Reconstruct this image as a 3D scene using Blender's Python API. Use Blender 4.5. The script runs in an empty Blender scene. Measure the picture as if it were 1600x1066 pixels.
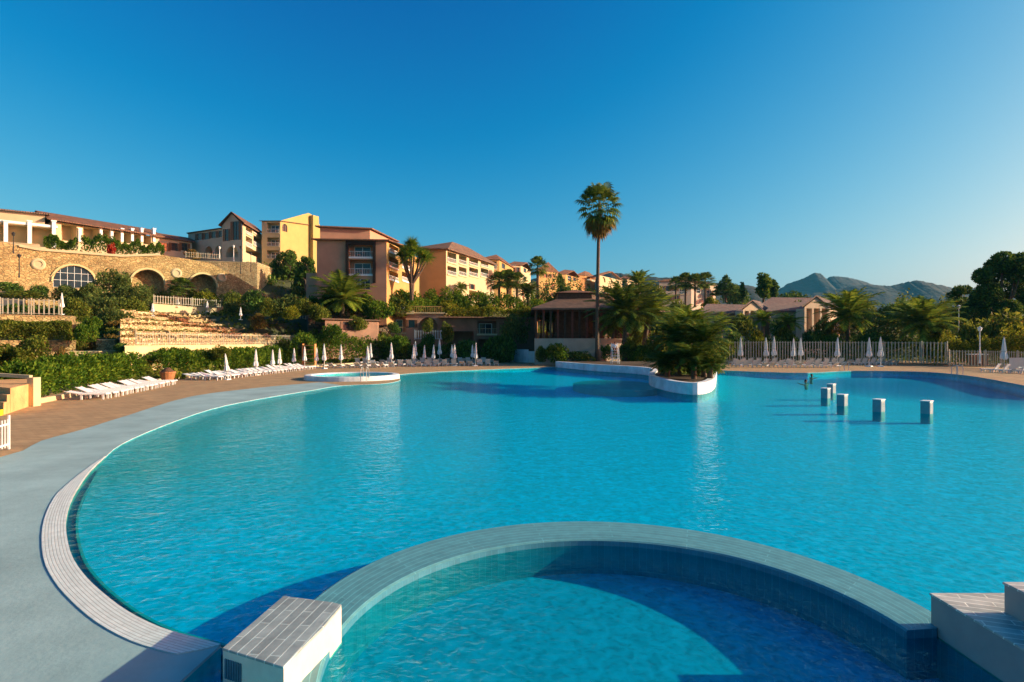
import bpy, bmesh, math, random
import numpy as np
from mathutils import Vector, Matrix, noise
from mathutils.geometry import tessellate_polygon, delaunay_2d_cdt
R = math.radians
SC = bpy.context.scene
COL = SC.collection
# ------------------------------------------------------------------ camera, sky, sun, exposure
EYE = 3.6; FPX = 900.0; CX = 800.0; CY = 533.0
cam_d = bpy.data.cameras.new('camera'); cam = bpy.data.objects.new('camera', cam_d); COL.objects.link(cam)
cam.location = (0, 0, EYE); cam.rotation_euler = (R(90), 0, 0)
cam_d.sensor_width = 36; cam_d.lens = 36 * FPX / 1600; cam_d.clip_start = .1; cam_d.clip_end = 20000
SC.camera = cam
SUN_EL = 17.0; SUN_AZ = 1.5     # azimuth measured from +X towards +Y
w = bpy.data.worlds.new('World'); SC.world = w; w.use_nodes = True
nt = w.node_tree; bg = nt.nodes['Background']
sky = nt.nodes.new('ShaderNodeTexSky'); sky.sky_type = 'NISHITA'; sky.sun_disc = False
sky.sun_elevation = R(SUN_EL); sky.sun_rotation = R(90 - SUN_AZ)
sky.altitude = 0; sky.air_density = 1.0; sky.dust_density = 2.0; sky.ozone_density = 2.5
# deep saturated blue away from the sun, pale and warm low on the sun's side: the sky's own channels with their contrast raised
sep = nt.nodes.new('ShaderNodeSeparateColor'); com = nt.nodes.new('ShaderNodeCombineColor'); nt.links.new(sky.outputs[0], sep.inputs[0])
for ci, (off, gam, gain) in enumerate(((.20, 1.4, 1.402), (.14, .9, .979), (.28, .4, .92))):
    last = sep.outputs[ci]
    for op, val in (('MULTIPLY', .1893), ('SUBTRACT', off), ('MAXIMUM', 0.0), ('POWER', gam), ('MULTIPLY', gain / .1893)):
        mn = nt.nodes.new('ShaderNodeMath'); mn.operation = op; mn.inputs[1].default_value = val; nt.links.new(last, mn.inputs[0]); last = mn.outputs[0]
    nt.links.new(last, com.inputs[ci])
nt.links.new(com.outputs[0], bg.inputs[0])
bg.inputs[1].default_value = 0.105
sd = bpy.data.lights.new('sun', 'SUN'); sun = bpy.data.objects.new('sun', sd); COL.objects.link(sun)
sd.energy = 4.9; sd.angle = R(.5); sd.color = (1.0, .87, .60)
dirv = Vector((math.cos(R(SUN_EL)) * math.cos(R(SUN_AZ)), math.cos(R(SUN_EL)) * math.sin(R(SUN_AZ)), math.sin(R(SUN_EL))))
sun.rotation_euler = dirv.to_track_quat('Z', 'Y').to_euler(); sun.location = (60, 0, 60)
SC.view_settings.view_transform = 'Standard'; SC.view_settings.look = 'None'
SC.view_settings.exposure = 0.85; SC.view_settings.gamma = 1
SC.cycles.use_denoising = True
SC.cycles.max_bounces = 6; SC.cycles.diffuse_bounces = 3; SC.cycles.glossy_bounces = 3
SC.cycles.transparent_max_bounces = 12; SC.cycles.transmission_bounces = 4
SC.cycles.caustics_reflective = False; SC.cycles.caustics_refractive = False

# ------------------------------------------------------------------ helpers
def P(px, py, Y): return Vector(((px - CX) / FPX * Y, Y, EYE - (py - CY) / FPX * Y))
def G(px, py, z=0.0):
    Y = FPX * (EYE - z) / (py - CY); return Vector(((px - CX) / FPX * Y, Y, z))
def XY(px, Y): return Vector(((px - CX) / FPX * Y, Y))
def ZZ(py, Y): return EYE - (py - CY) / FPX * Y

def s2l(c): return tuple(((x / 12.92) if x <= .04045 else ((x + .055) / 1.055) ** 2.4) for x in c)
def mat(name, col, rough=.8, var=.12, scale=3.0, bump=0.0, bscale=None, spec=.3, metal=0, tile=None, wave=None, col2=None, detail=4, coord='Object', bdist=.15):
    m = bpy.data.materials.new(name); m.use_nodes = True; n = m.node_tree.nodes; l = m.node_tree.links
    b = n['Principled BSDF']; b.inputs['Roughness'].default_value = rough
    b.inputs['Specular IOR Level'].default_value = spec; b.inputs['Metallic'].default_value = metal
    tc = n.new('ShaderNodeTexCoord')
    nz = n.new('ShaderNodeTexNoise'); nz.inputs['Scale'].default_value = scale; nz.inputs['Detail'].default_value = detail
    nz.inputs['Roughness'].default_value = .65
    l.new(tc.outputs[coord], nz.inputs['Vector'])
    rp = n.new('ShaderNodeValToRGB'); l.new(nz.outputs['Fac'], rp.inputs[0])
    rp.color_ramp.elements[0].position = .32; rp.color_ramp.elements[1].position = .68
    c2 = col2 if col2 else tuple(min(1, x * (1 + var)) for x in col)
    c1 = tuple(x * (1 - var) for x in col) if not col2 else col
    rp.color_ramp.elements[0].color = (*c1, 1); rp.color_ramp.elements[1].color = (*c2, 1)
    out = rp.outputs[0]
    if tile:   # dict(w,h,mortar,mcol,rot,uv)
        mp = n.new('ShaderNodeMapping'); l.new(tc.outputs['UV' if tile.get('uv') else coord], mp.inputs[0])
        mp.inputs['Rotation'].default_value = tile.get('rot3', (0, 0, tile.get('rot', 0)))
        br = n.new('ShaderNodeTexBrick'); l.new(mp.outputs[0], br.inputs['Vector'])
        br.inputs['Scale'].default_value = 1; br.inputs['Brick Width'].default_value = tile['w']; br.inputs['Row Height'].default_value = tile['h']
        br.inputs['Mortar Size'].default_value = tile['mortar']; br.inputs['Mortar Smooth'].default_value = .2
        br.offset = tile.get('offset', .5)
        mx = n.new('ShaderNodeMix'); mx.data_type = 'RGBA'; mx.blend_type = 'MULTIPLY'; mx.inputs[0].default_value = 1
        v = tile.get('tv', .1)
        br.inputs['Color1'].default_value = (1 - v, 1 - v, 1 - v, 1); br.inputs['Color2'].default_value = (1 + v, 1 + v, 1 + v, 1)
        br.inputs['Mortar'].default_value = (*tile['mcol'], 1)
        l.new(out, mx.inputs[6]); l.new(br.outputs['Color'], mx.inputs[7]); out = mx.outputs[2]
        bm_ = n.new('ShaderNodeBump'); bm_.inputs['Strength'].default_value = .5; bm_.inputs['Distance'].default_value = .01; bm_.invert = True
        l.new(br.outputs['Fac'], bm_.inputs['Height']); l.new(bm_.outputs[0], b.inputs['Normal'])
    if wave:   # roof tiles: (scale, strength)
        wv = n.new('ShaderNodeTexWave'); wv.inputs['Scale'].default_value = wave[0]; wv.inputs['Distortion'].default_value = 1.2
        wv.bands_direction = wave[2] if len(wave) > 2 else 'X'
        l.new(tc.outputs[coord], wv.inputs['Vector'])
        bm2 = n.new('ShaderNodeBump'); bm2.inputs['Strength'].default_value = wave[1]; bm2.inputs['Distance'].default_value = .12
        l.new(wv.outputs['Fac'], bm2.inputs['Height']); l.new(bm2.outputs[0], b.inputs['Normal'])
    elif bump:
        n2 = n.new('ShaderNodeTexNoise'); n2.inputs['Scale'].default_value = bscale or scale * 4; n2.inputs['Detail'].default_value = 5
        l.new(tc.outputs[coord], n2.inputs['Vector'])
        bm2 = n.new('ShaderNodeBump'); bm2.inputs['Strength'].default_value = bump; bm2.inputs['Distance'].default_value = bdist
        l.new(n2.outputs['Fac'], bm2.inputs['Height']); l.new(bm2.outputs[0], b.inputs['Normal'])
    l.new(out, b.inputs['Base Color'])
    return m
def stonemat(name, cols, size=.5, bump=.6, jcol=(.08, .06, .04)):
    m = bpy.data.materials.new(name); m.use_nodes = True; n = m.node_tree.nodes; l = m.node_tree.links
    b = n['Principled BSDF']; b.inputs['Roughness'].default_value = .9
    tc = n.new('ShaderNodeTexCoord'); mp = n.new('ShaderNodeMapping'); l.new(tc.outputs['Object'], mp.inputs[0])
    mp.inputs['Scale'].default_value = (1 / size, 1 / size, 1.7 / size)
    nzw = n.new('ShaderNodeTexNoise'); nzw.inputs['Scale'].default_value = .7; l.new(mp.outputs[0], nzw.inputs['Vector'])
    va = n.new('ShaderNodeVectorMath'); va.operation = 'ADD'; l.new(mp.outputs[0], va.inputs[0]); l.new(nzw.outputs['Color'], va.inputs[1])
    vo = n.new('ShaderNodeTexVoronoi'); vo.inputs['Scale'].default_value = 1; l.new(va.outputs[0], vo.inputs['Vector'])
    rp = n.new('ShaderNodeValToRGB'); sp = n.new('ShaderNodeSeparateColor'); l.new(vo.outputs['Color'], sp.inputs[0]); l.new(sp.outputs[0], rp.inputs[0])
    el = rp.color_ramp.elements
    while len(el) < len(cols): el.new(.5)
    for i, c in enumerate(cols): el[i].position = i / (len(cols) - 1); el[i].color = (*c, 1)
    ve = n.new('ShaderNodeTexVoronoi'); ve.feature = 'DISTANCE_TO_EDGE'; l.new(va.outputs[0], ve.inputs['Vector']); ve.inputs['Scale'].default_value = 1
    r2 = n.new('ShaderNodeValToRGB'); l.new(ve.outputs['Distance'], r2.inputs[0]); r2.color_ramp.elements[0].position = .02; r2.color_ramp.elements[1].position = .12
    mx = n.new('ShaderNodeMix'); mx.data_type = 'RGBA'; l.new(r2.outputs[0], mx.inputs[0]); mx.inputs[6].default_value = (*jcol, 1); l.new(rp.outputs[0], mx.inputs[7])
    big = n.new('ShaderNodeTexNoise'); big.inputs['Scale'].default_value = .35; big.inputs['Detail'].default_value = 5; l.new(tc.outputs['Object'], big.inputs['Vector'])
    r3 = n.new('ShaderNodeValToRGB'); l.new(big.outputs['Fac'], r3.inputs[0]); r3.color_ramp.elements[0].position = .3; r3.color_ramp.elements[1].position = .7
    r3.color_ramp.elements[0].color = (.62, .6, .55, 1); r3.color_ramp.elements[1].color = (1.1, 1.08, 1, 1)
    m2 = n.new('ShaderNodeMix'); m2.data_type = 'RGBA'; m2.blend_type = 'MULTIPLY'; m2.inputs[0].default_value = 1
    l.new(mx.outputs[2], m2.inputs[6]); l.new(r3.outputs[0], m2.inputs[7]); l.new(m2.outputs[2], b.inputs['Base Color'])
    bp = n.new('ShaderNodeBump'); bp.inputs['Strength'].default_value = bump; bp.inputs['Distance'].default_value = .12
    l.new(r2.outputs[0], bp.inputs['Height']); l.new(bp.outputs[0], b.inputs['Normal'])
    return m
def leafmat(name, dark, mid, light, trans=.35, gloss=.45):
    m = bpy.data.materials.new(name); m.use_nodes = True; n = m.node_tree.nodes; l = m.node_tree.links
    b = n['Principled BSDF']; b.inputs['Roughness'].default_value = gloss + .15; b.inputs['Specular IOR Level'].default_value = .06
    ge = n.new('ShaderNodeNewGeometry'); tc = n.new('ShaderNodeTexCoord'); nz = n.new('ShaderNodeTexNoise'); nz.inputs['Scale'].default_value = .8; nz.inputs['Detail'].default_value = 4
    l.new(tc.outputs['Object'], nz.inputs['Vector'])
    ad = n.new('ShaderNodeMath'); ad.operation = 'MULTIPLY_ADD'; ad.inputs[1].default_value = .55
    l.new(ge.outputs['Random Per Island'], ad.inputs[0]); l.new(nz.outputs['Fac'], ad.inputs[2])
    sb = n.new('ShaderNodeMath'); sb.operation = 'SUBTRACT'; sb.inputs[1].default_value = .27; l.new(ad.outputs[0], sb.inputs[0])
    rp = n.new('ShaderNodeValToRGB'); l.new(sb.outputs[0], rp.inputs[0]); e = rp.color_ramp.elements
    e.new(.5); e[0].position = .15; e[1].position = .5; e[2].position = .9
    for i, c in enumerate((dark, mid, light)): e[i].color = (*c, 1)
    l.new(rp.outputs[0], b.inputs['Base Color'])
    tr = n.new('ShaderNodeBsdfTranslucent'); ms = n.new('ShaderNodeMixShader'); ms.inputs[0].default_value = trans
    hv = n.new('ShaderNodeHueSaturation'); hv.inputs['Value'].default_value = 1.5; hv.inputs['Hue'].default_value = .48; l.new(rp.outputs[0], hv.inputs['Color'])
    l.new(hv.outputs[0], tr.inputs[0]); l.new(b.outputs[0], ms.inputs[1]); l.new(tr.outputs[0], ms.inputs[2]); l.new(ms.outputs[0], n['Material Output'].inputs[0])
    return m

class MB:
    def __init__(s): s.v = []; s.f = []; s.uv = {}; s.mi = []
    def face(s, pts, uv=None, mi=0):
        k = len(s.v); s.v += [tuple(p) for p in pts]; s.f.append(tuple(range(k, k + len(pts)))); s.mi.append(mi)
        if uv: s.uv[len(s.f) - 1] = uv
    def box(s, c, d, rz=0, M=None, top=1.0, mi=0):
        hx, hy, hz = d[0] / 2, d[1] / 2, d[2] / 2; k = len(s.v)
        for z in (-1, 1):
            t = top if z > 0 else 1
            for x, y in ((-1, -1), (1, -1), (1, 1), (-1, 1)):
                p = Vector((x * hx * t, y * hy * t, z * hz))
                if M: p = M @ p
                if rz: p = Matrix.Rotation(rz, 3, 'Z') @ p
                s.v.append(tuple(p + Vector(c)))
        for q in ((3, 2, 1, 0), (4, 5, 6, 7), (0, 1, 5, 4), (1, 2, 6, 5), (2, 3, 7, 6), (3, 0, 4, 7)):
            s.f.append(tuple(k + i for i in q)); s.mi.append(mi)
        return s
    def bar(s, a, b, r, n=4, r2=None, mi=0):
        a = Vector(a); b = Vector(b); s.tube([a, b], [r, r if r2 is None else r2], n, mi); return s
    def tube(s, pts, rad, n=8, mi=0, cap=True):
        pts = [Vector(p) for p in pts]; k0 = len(s.v); prev = None
        for i, p in enumerate(pts):
            t = (pts[min(i + 1, len(pts) - 1)] - pts[max(i - 1, 0)]).normalized()
            u = t.cross(Vector((0, 0, 1))) if abs(t.z) < .95 else t.cross(Vector((1, 0, 0)))
            if prev is not None and u.dot(prev) < 0: u = -u
            u.normalize(); prev = u; v = t.cross(u)
            for j in range(n):
                a = 2 * math.pi * (j + .5) / n; s.v.append(tuple(p + (u * math.cos(a) + v * math.sin(a)) * rad[i]))
        for i in range(len(pts) - 1):
            for j in range(n):
                a = k0 + i * n + j; b = k0 + i * n + (j + 1) % n; s.f.append((a, b, b + n, a + n)); s.mi.append(mi)
        if cap:
            s.f.append(tuple(k0 + j for j in range(n))[::-1]); s.f.append(tuple(k0 + (len(pts) - 1) * n + j for j in range(n))); s.mi += [mi, mi]
        return s
    def lathe(s, prof, c=(0, 0, 0), n=16, mi=0):
        k = len(s.v)
        for r, z in prof:
            for j in range(n):
                a = 2 * math.pi * j / n; s.v.append((c[0] + r * math.cos(a), c[1] + r * math.sin(a), c[2] + z))
        for i in range(len(prof) - 1):
            for j in range(n):
                a = k + i * n + j; b = k + i * n + (j + 1) % n; s.f.append((a, b, b + n, a + n)); s.mi.append(mi)
        return s
    def prism(s, poly, z0, z1, mi=0, top=True, bottom=True, holes=()):
        loops = [[Vector((p[0], p[1], 0)) for p in poly]] + [[Vector((p[0], p[1], 0)) for p in h] for h in holes]
        tris = tessellate_polygon(loops); flat = [p for lp in loops for p in lp]
        for z, on in ((z1, top), (z0, bottom)):
            if not on: continue
            k = len(s.v); zf = z if callable(z) else (lambda p, z=z: z)
            s.v += [(p.x, p.y, zf(p)) for p in flat]
            for t in tris:
                a, b, c = (flat[i] for i in t); up = (b - a).cross(c - a).z > 0
                t = t if up == (z is z1) else t[::-1]
                s.f.append(tuple(k + i for i in t)); s.mi.append(mi)
        for lp in loops:
            for i in range(len(lp)):
                a = lp[i]; b = lp[(i + 1) % len(lp)]
                s.face([(a.x, a.y, z0), (b.x, b.y, z0), (b.x, b.y, z1), (a.x, a.y, z1)], mi=mi)
        return s
    def shift(s, d):
        s.v = [(p[0] - d[0], p[1] - d[1], p[2] - d[2]) for p in s.v]; return s
def mesh_of(name, mb, mats, smooth=False):
    me = bpy.data.meshes.new(name); me.from_pydata(mb.v, [], mb.f)
    if not isinstance(mats, (list, tuple)): mats = [mats]
    for m in mats: me.materials.append(m)
    if mb.uv:
        ul = me.uv_layers.new(name='UVMap')
        for i, uvs in mb.uv.items():
            p = me.polygons[i]
            for j, li in enumerate(p.loop_indices): ul.data[li].uv = uvs[j]
    if len(mats) > 1:
        for i, q in enumerate(mb.mi): me.polygons[i].material_index = q
    if smooth:
        me.polygons.foreach_set('use_smooth', [True] * len(me.polygons))
    me.update(); return me
def weld(me):
    bm = bmesh.new(); bm.from_mesh(me); bmesh.ops.remove_doubles(bm, verts=bm.verts, dist=1e-4); bmesh.ops.recalc_face_normals(bm, faces=bm.faces)
    bm.to_mesh(me); bm.free()
def obj(name, mb, m, parent=None, smooth=False, fix=True, bevel=0):
    me = mb if isinstance(mb, bpy.types.Mesh) else mesh_of(name, mb, m, smooth)
    if fix and not isinstance(mb, bpy.types.Mesh): weld(me)
    o = bpy.data.objects.new(name, me); COL.objects.link(o)
    if parent: o.parent = parent
    if bevel:
        b = o.modifiers.new('bevel', 'BEVEL'); b.width = bevel; b.segments = 2; b.limit_method = 'ANGLE'
    return o
def tag(o, label=None, cat=None, group=None, kind=None):
    if label: o['label'] = label
    if cat: o['category'] = cat
    if group: o['group'] = group
    if kind: o['kind'] = kind
    return o
def empty(name, loc, rz=0, label=None, cat=None, group=None):
    o = bpy.data.objects.new(name, None); COL.objects.link(o); o.location = loc; o.rotation_euler = (0, 0, rz); o.empty_display_size = .3
    return tag(o, label, cat, group)
def kids(o): return [c for c in ALLK.get(o.name, [])]
ALLK = {}
def copy_tree(o, parent=None):
    c = o.copy(); COL.objects.link(c); c.parent = parent
    for ch in [x for x in o.children]: copy_tree(ch, c)
    return c
def poly_resample(pts, step):
    out = []
    for i in range(len(pts)):
        a = Vector(pts[i]); b = Vector(pts[(i + 1) % len(pts)]); n = max(1, int((b - a).length / step))
        out += [a.lerp(b, j / n) for j in range(n)]
    return out
def catmull(pts, n=6, closed=False):
    P_ = [Vector(p) for p in pts]; out = []; N = len(P_)
    for i in range(N if closed else N - 1):
        g = (lambda k: P_[k % N]) if closed else (lambda k: P_[max(0, min(N - 1, k))])
        a, b, c, d = g(i - 1), g(i), g(i + 1), g(i + 2)
        for j in range(n):
            t = j / n; out.append(.5 * ((2 * b) + (c - a) * t + (2 * a - 5 * b + 4 * c - d) * t * t + (3 * b - a - 3 * c + d) * t ** 3))
    if not closed: out.append(P_[-1])
    return out
def seg_dist(p, a, b):
    ab = b - a; t = max(0, min(1, (p - a).dot(ab) / max(1e-9, ab.length_squared))); return (a + ab * t - p).length
def line_dist(p, L): return min(seg_dist(p, L[i], L[i + 1]) for i in range(len(L) - 1))
def inside(p, poly):
    c = False; j = len(poly) - 1
    for i in range(len(poly)):
        a, b = poly[i], poly[j]
        if (a[1] > p[1]) != (b[1] > p[1]) and p[0] < (b[0] - a[0]) * (p[1] - a[1]) / (b[1] - a[1]) + a[0]: c = not c
        j = i
    return c
def struct(o): o['kind'] = 'structure'; return o

# ------------------------------------------------------------------ materials
M = {}
M['apron'] = mat('apron_paint', (.28, .42, .43), .75, .20, .45, .05, 12, detail=8)
M['deck'] = mat('terracotta_paving', (.38, .255, .13), .85, .18, .7, tile=dict(w=.5, h=.25, mortar=.012, mcol=(.55, .5, .45), tv=.12), detail=6)
M['ground'] = mat('dry_earth', (.09, .095, .04), .95, .35, .12, .4, 1.2)
M['tile_grey'] = mat('grey_tile', (.085, .27, .31), .5, .15, 5, tile=dict(w=2.6, h=.085, mortar=.006, mcol=(1.5, 1.55, 1.55), tv=.08, uv=1), spec=.5)
M['tile_wall'] = mat('teal_wall_tile', (.04, .19, .27), .45, .12, 5, tile=dict(w=.12, h=.5, mortar=.006, mcol=(1.25, 1.25, 1.25), tv=.08, uv=1), spec=.5)
M['tile_white'] = mat('white_grille_tile', (.62, .70, .68), .6, .1, 6, tile=dict(w=1.0, h=.045, mortar=.006, mcol=(.66, .64, .64), tv=.06, uv=1))
M['white'] = mat('white_paint', (.78, .78, .76), .6, .05, 2)
M['whitewall'] = mat('white_pool_wall', (.60, .65, .68), .65, .22, .9)
M['basin'] = None
M['cream'] = mat('cream_render', (.52, .42, .25), .9, .08, .6)
M['yellow'] = mat('yellow_render', (.46, .325, .115), .9, .08, .5)
M['yellowwall'] = mat('pale_yellow_render', (.62, .50, .25), .9, .14, .5)
M['pink'] = mat('salmon_render', (.46, .25, .16), .9, .12, .35)
M['orange'] = mat('ochre_orange_render', (.50, .235, .085), .9, .1, .4)
M['ochre'] = mat('ochre_render', (.46, .28, .10), .9, .1, .4)
M['greyren'] = mat('grey_beige_render', (.44, .36, .28), .9, .12, .5)
M['roof'] = mat('clay_roof_tiles', (.17, .085, .05), .85, .3, 1.1, wave=(1.4, .9))
M['roofy'] = mat('brown_clay_tiles', (.20, .12, .08), .85, .3, 1.1, wave=(1.4, .9, 'Y'))
M['wood'] = mat('dark_timber', (.085, .045, .025), .7, .3, 3)
M['glass'] = mat('window_glass', (.02, .03, .04), .12, .3, .5, spec=.6)
M['redwood'] = mat('red_timber', (.23, .06, .035), .7, .2, 3)
M['metal'] = mat('painted_rail', (.55, .54, .50), .5, .05, 2)
M['lamp'] = mat('black_metal', (.03, .03, .03), .5, .1, 2)
M['stone'] = stonemat('golden_stone', [(.36, .24, .095), (.50, .35, .15), (.60, .45, .21), (.43, .30, .13)], .5, .5, (.26, .17, .08))
M['rubble'] = stonemat('pale_rubble', [(.72, .55, .29), (.52, .38, .19), (.78, .64, .38), (.46, .33, .17)], .4, .8, (.28, .19, .09))
M['rock'] = stonemat('dark_rock', [(.16, .11, .08), (.22, .15, .10), (.28, .2, .14)], 1.0, 1.0)
M['dirt'] = mat('planting_soil', (.07, .05, .03), .95, .3, 2)
M['fabric'] = mat('white_fabric', (.72, .72, .70), .8, .05, 4)
M['plastic'] = mat('white_resin', (.66, .66, .66), .45, .05, 2)
M['bark'] = mat('palm_bark', (.12, .08, .055), .9, .35, 4, .6, 9)
M['L_green'] = leafmat('leaf_green', (0.015, 0.044, 0.004), (0.056, 0.125, 0.010), (0.188, 0.263, 0.024))
M['L_olive'] = leafmat('leaf_olive', (0.032, 0.048, 0.007), (0.102, 0.136, 0.016), (0.229, 0.245, 0.036))
M['L_dark'] = leafmat('leaf_dark', (0.019, 0.045, 0.008), (0.055, 0.112, 0.019), (0.156, 0.248, 0.037), .2)
M['L_grey'] = leafmat('leaf_greygreen', (0.032, 0.051, 0.011), (0.083, 0.122, 0.027), (0.173, 0.211, 0.050))
M['L_palm'] = leafmat('leaf_palm', (0.040, 0.076, 0.010), (0.122, 0.195, 0.020), (0.305, 0.367, 0.044), .35, .35)
M['L_palmdark'] = leafmat('leaf_palm_dark', (0.022, 0.042, 0.008), (0.069, 0.122, 0.016), (0.218, 0.262, 0.040), .2, .35)
M['L_dry'] = leafmat('leaf_dry', (0.065, 0.052, 0.009), (0.163, 0.116, 0.025), (0.282, 0.208, 0.049))
M['L_yellow'] = leafmat('leaf_yellowgreen', (0.044, 0.058, 0.005), (0.141, 0.162, 0.012), (0.282, 0.289, 0.025))
M['L_red'] = leafmat('leaf_red', (0.163, 0.011, 0.006), (0.380, 0.034, 0.012), (0.383, 0.070, 0.019))
# ------------------------------------------------------------------ pool outline
SPA_C = Vector((1.35, 6.7)); SPA_RI = 3.42; SPA_RO = 4.12
g2 = lambda px, py: G(px, py, 0).xy
curb_px = [(345, 1012), (300, 1000), (250, 985), (200, 960), (160, 930), (130, 900), (110, 866), (103, 822), (110, 788), (125, 760), (142, 737), (165, 715)]
curb = catmull([g2(*p) for p in curb_px], 3)
beach_px = [(165, 715), (190, 695), (250, 668), (330, 640), (400, 625), (490, 610), (535, 603), (600, 600), (626, 594), (620, 586), (690, 581)]
beach = catmull([g2(*p) for p in beach_px], 3)
far1 = catmull([g2(*p) for p in [(690, 581), (780, 577), (868, 574)]], 3)
pen_px = [(868, 574), (905, 578), (940, 581), (980, 583.5), (1012, 587), (1020, 592), (1014, 598), (1018, 604), (1040, 611), (1065, 616), (1090, 617.5), (1108, 614), (1117, 607), (1119, 598), (1120, 589), (1120, 579)]
pen = catmull([g2(*p) for p in pen_px], 3)
far2 = catmull([g2(*p) for p in [(1120, 579), (1150, 580), (1200, 582), (1262, 583), (1330, 580), (1430, 581), (1480, 584), (1530, 590), (1600, 603)]], 3)
rest = [Vector(p) for p in [(44, 38), (42, 28), (36, 18), (28, 10), (20, 5.5), (13, 3.2), (7, 1.9), (1.5, 1.2), (-2.4, 2.2), (-3.6, 4.4)]]
OUT = curb + beach[1:] + far1[1:] + pen[1:] + far2[1:] + rest
clean = []
for p in OUT:
    if not clean or (p - clean[-1]).length > .05: clean.append(p)
OUT = clean
nb0 = len(curb) - 1
# basin floor
def circ(c, r, n=72): return [Vector((c[0] + r * math.cos(2 * math.pi * i / n), c[1] + r * math.sin(2 * math.pi * i / n))) for i in range(n)]
HOLE = [Vector((1.35 + 3.8 * math.cos(R(a)), 6.9 + 3.8 * math.sin(R(a)))) for a in range(0, 190, 3)] + [Vector((-2.2, 3.0)), Vector((5.6, 2.6)), Vector((5.6, 6.9))]
SLAB_C = g2(962, 601); SLAB_R = 1.0
def depth(p):
    d = line_dist(p, beach); dd = .03 + max(0, d) * .042
    q = Vector(((p.x - 40) / 17, (p.y - 52) / 26)); deep = .5 * max(0, 1 - q.length_squared)
    return min(.5, dd) + deep * min(1, dd / .5)
bpts = list(OUT); n_b = len(bpts)
ipts = []
xs = [p.x for p in OUT]; ys = [p.y for p in OUT]
y = min(ys)
while y < max(ys):
    st = .8 if y < 20 else 1.6
    x = min(xs)
    while x < max(xs):
        q = Vector((x + (st / 2 if int(y / st) % 2 else 0), y))
        if inside(q, OUT) and line_dist(q, OUT + [OUT[0]]) > .35: ipts.append(q)
        x += st
    y += st * .87
vv, ee, ff, *_ = delaunay_2d_cdt(bpts + ipts, [(i, (i + 1) % n_b) for i in range(n_b)], [], 1, 1e-4)
mb = MB(); mb.v = [(v.x, v.y, -depth(v)) for v in vv]; mb.f = [tuple(f) for f in ff if inside((vv[f[0]] + vv[f[1]] + vv[f[2]]) / 3, OUT) and not all(inside(vv[q], HOLE) for q in f)]; mb.mi = [0] * len(mb.f)
for i in range(n_b):
    a = OUT[i]; b = OUT[(i + 1) % n_b]
    mb.face([(a.x, a.y, -depth(a)), (b.x, b.y, -depth(b)), (b.x, b.y, .028), (a.x, a.y, .028)], mi=0)
def basin_mat(name, shallow, deep, z0, z1, caustic=.24):
    m = bpy.data.materials.new(name); m.use_nodes = True; n = m.node_tree.nodes; l = m.node_tree.links
    b = n['Principled BSDF']; b.inputs['Roughness'].default_value = .8
    ge = n.new('ShaderNodeNewGeometry'); sx = n.new('ShaderNodeSeparateXYZ'); l.new(ge.outputs['Position'], sx.inputs[0])
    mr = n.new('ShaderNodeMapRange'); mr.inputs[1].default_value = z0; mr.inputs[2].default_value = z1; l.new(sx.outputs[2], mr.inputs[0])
    tc = n.new('ShaderNodeTexCoord'); nz = n.new('ShaderNodeTexNoise'); nz.inputs['Scale'].default_value = .35; nz.inputs['Detail'].default_value = 4
    l.new(tc.outputs['Object'], nz.inputs['Vector'])
    ad = n.new('ShaderNodeMath'); ad.operation = 'MULTIPLY_ADD'; ad.inputs[1].default_value = .5; l.new(nz.outputs['Fac'], ad.inputs[0]); l.new(mr.outputs[0], ad.inputs[2])
    sb = n.new('ShaderNodeMath'); sb.operation = 'SUBTRACT'; sb.inputs[1].default_value = .25; sb.use_clamp = True; l.new(ad.outputs[0], sb.inputs[0])
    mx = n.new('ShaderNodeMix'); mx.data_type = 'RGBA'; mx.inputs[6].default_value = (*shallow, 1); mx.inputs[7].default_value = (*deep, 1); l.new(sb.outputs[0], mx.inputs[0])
    n2 = n.new('ShaderNodeTexVoronoi'); n2.feature = 'SMOOTH_F1'; n2.inputs['Scale'].default_value = 6.5  # rippling caustic light, painted into the floor colour as a cell mottle
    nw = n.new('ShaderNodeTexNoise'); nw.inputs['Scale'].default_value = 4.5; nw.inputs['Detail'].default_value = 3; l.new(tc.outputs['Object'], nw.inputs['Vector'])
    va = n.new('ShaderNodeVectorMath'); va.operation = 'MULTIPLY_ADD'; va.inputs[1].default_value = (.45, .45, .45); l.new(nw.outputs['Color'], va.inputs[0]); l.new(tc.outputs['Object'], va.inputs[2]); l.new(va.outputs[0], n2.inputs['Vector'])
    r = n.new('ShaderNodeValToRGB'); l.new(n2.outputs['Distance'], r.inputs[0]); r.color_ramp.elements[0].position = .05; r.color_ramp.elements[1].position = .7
    r.color_ramp.elements[0].color = (1 - caustic, 1 - caustic, 1 - caustic, 1); r.color_ramp.elements[1].color = (1 + caustic, 1 + caustic, 1 + caustic, 1)
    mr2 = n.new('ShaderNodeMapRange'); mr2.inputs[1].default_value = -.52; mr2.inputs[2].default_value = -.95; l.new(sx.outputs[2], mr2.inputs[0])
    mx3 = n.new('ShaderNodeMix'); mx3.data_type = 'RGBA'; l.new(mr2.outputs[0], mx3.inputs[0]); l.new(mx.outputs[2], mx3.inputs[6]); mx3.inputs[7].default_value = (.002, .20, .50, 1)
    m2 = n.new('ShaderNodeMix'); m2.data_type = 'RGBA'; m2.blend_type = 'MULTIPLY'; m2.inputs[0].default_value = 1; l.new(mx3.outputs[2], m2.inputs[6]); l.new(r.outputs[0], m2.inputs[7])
    l.new(m2.outputs[2], b.inputs['Base Color']); return m
M['basin'] = basin_mat('pool_liner_paint_caustics', (.30, .42, .47), (.002, .56, .84), -.10, -.42)
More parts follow.
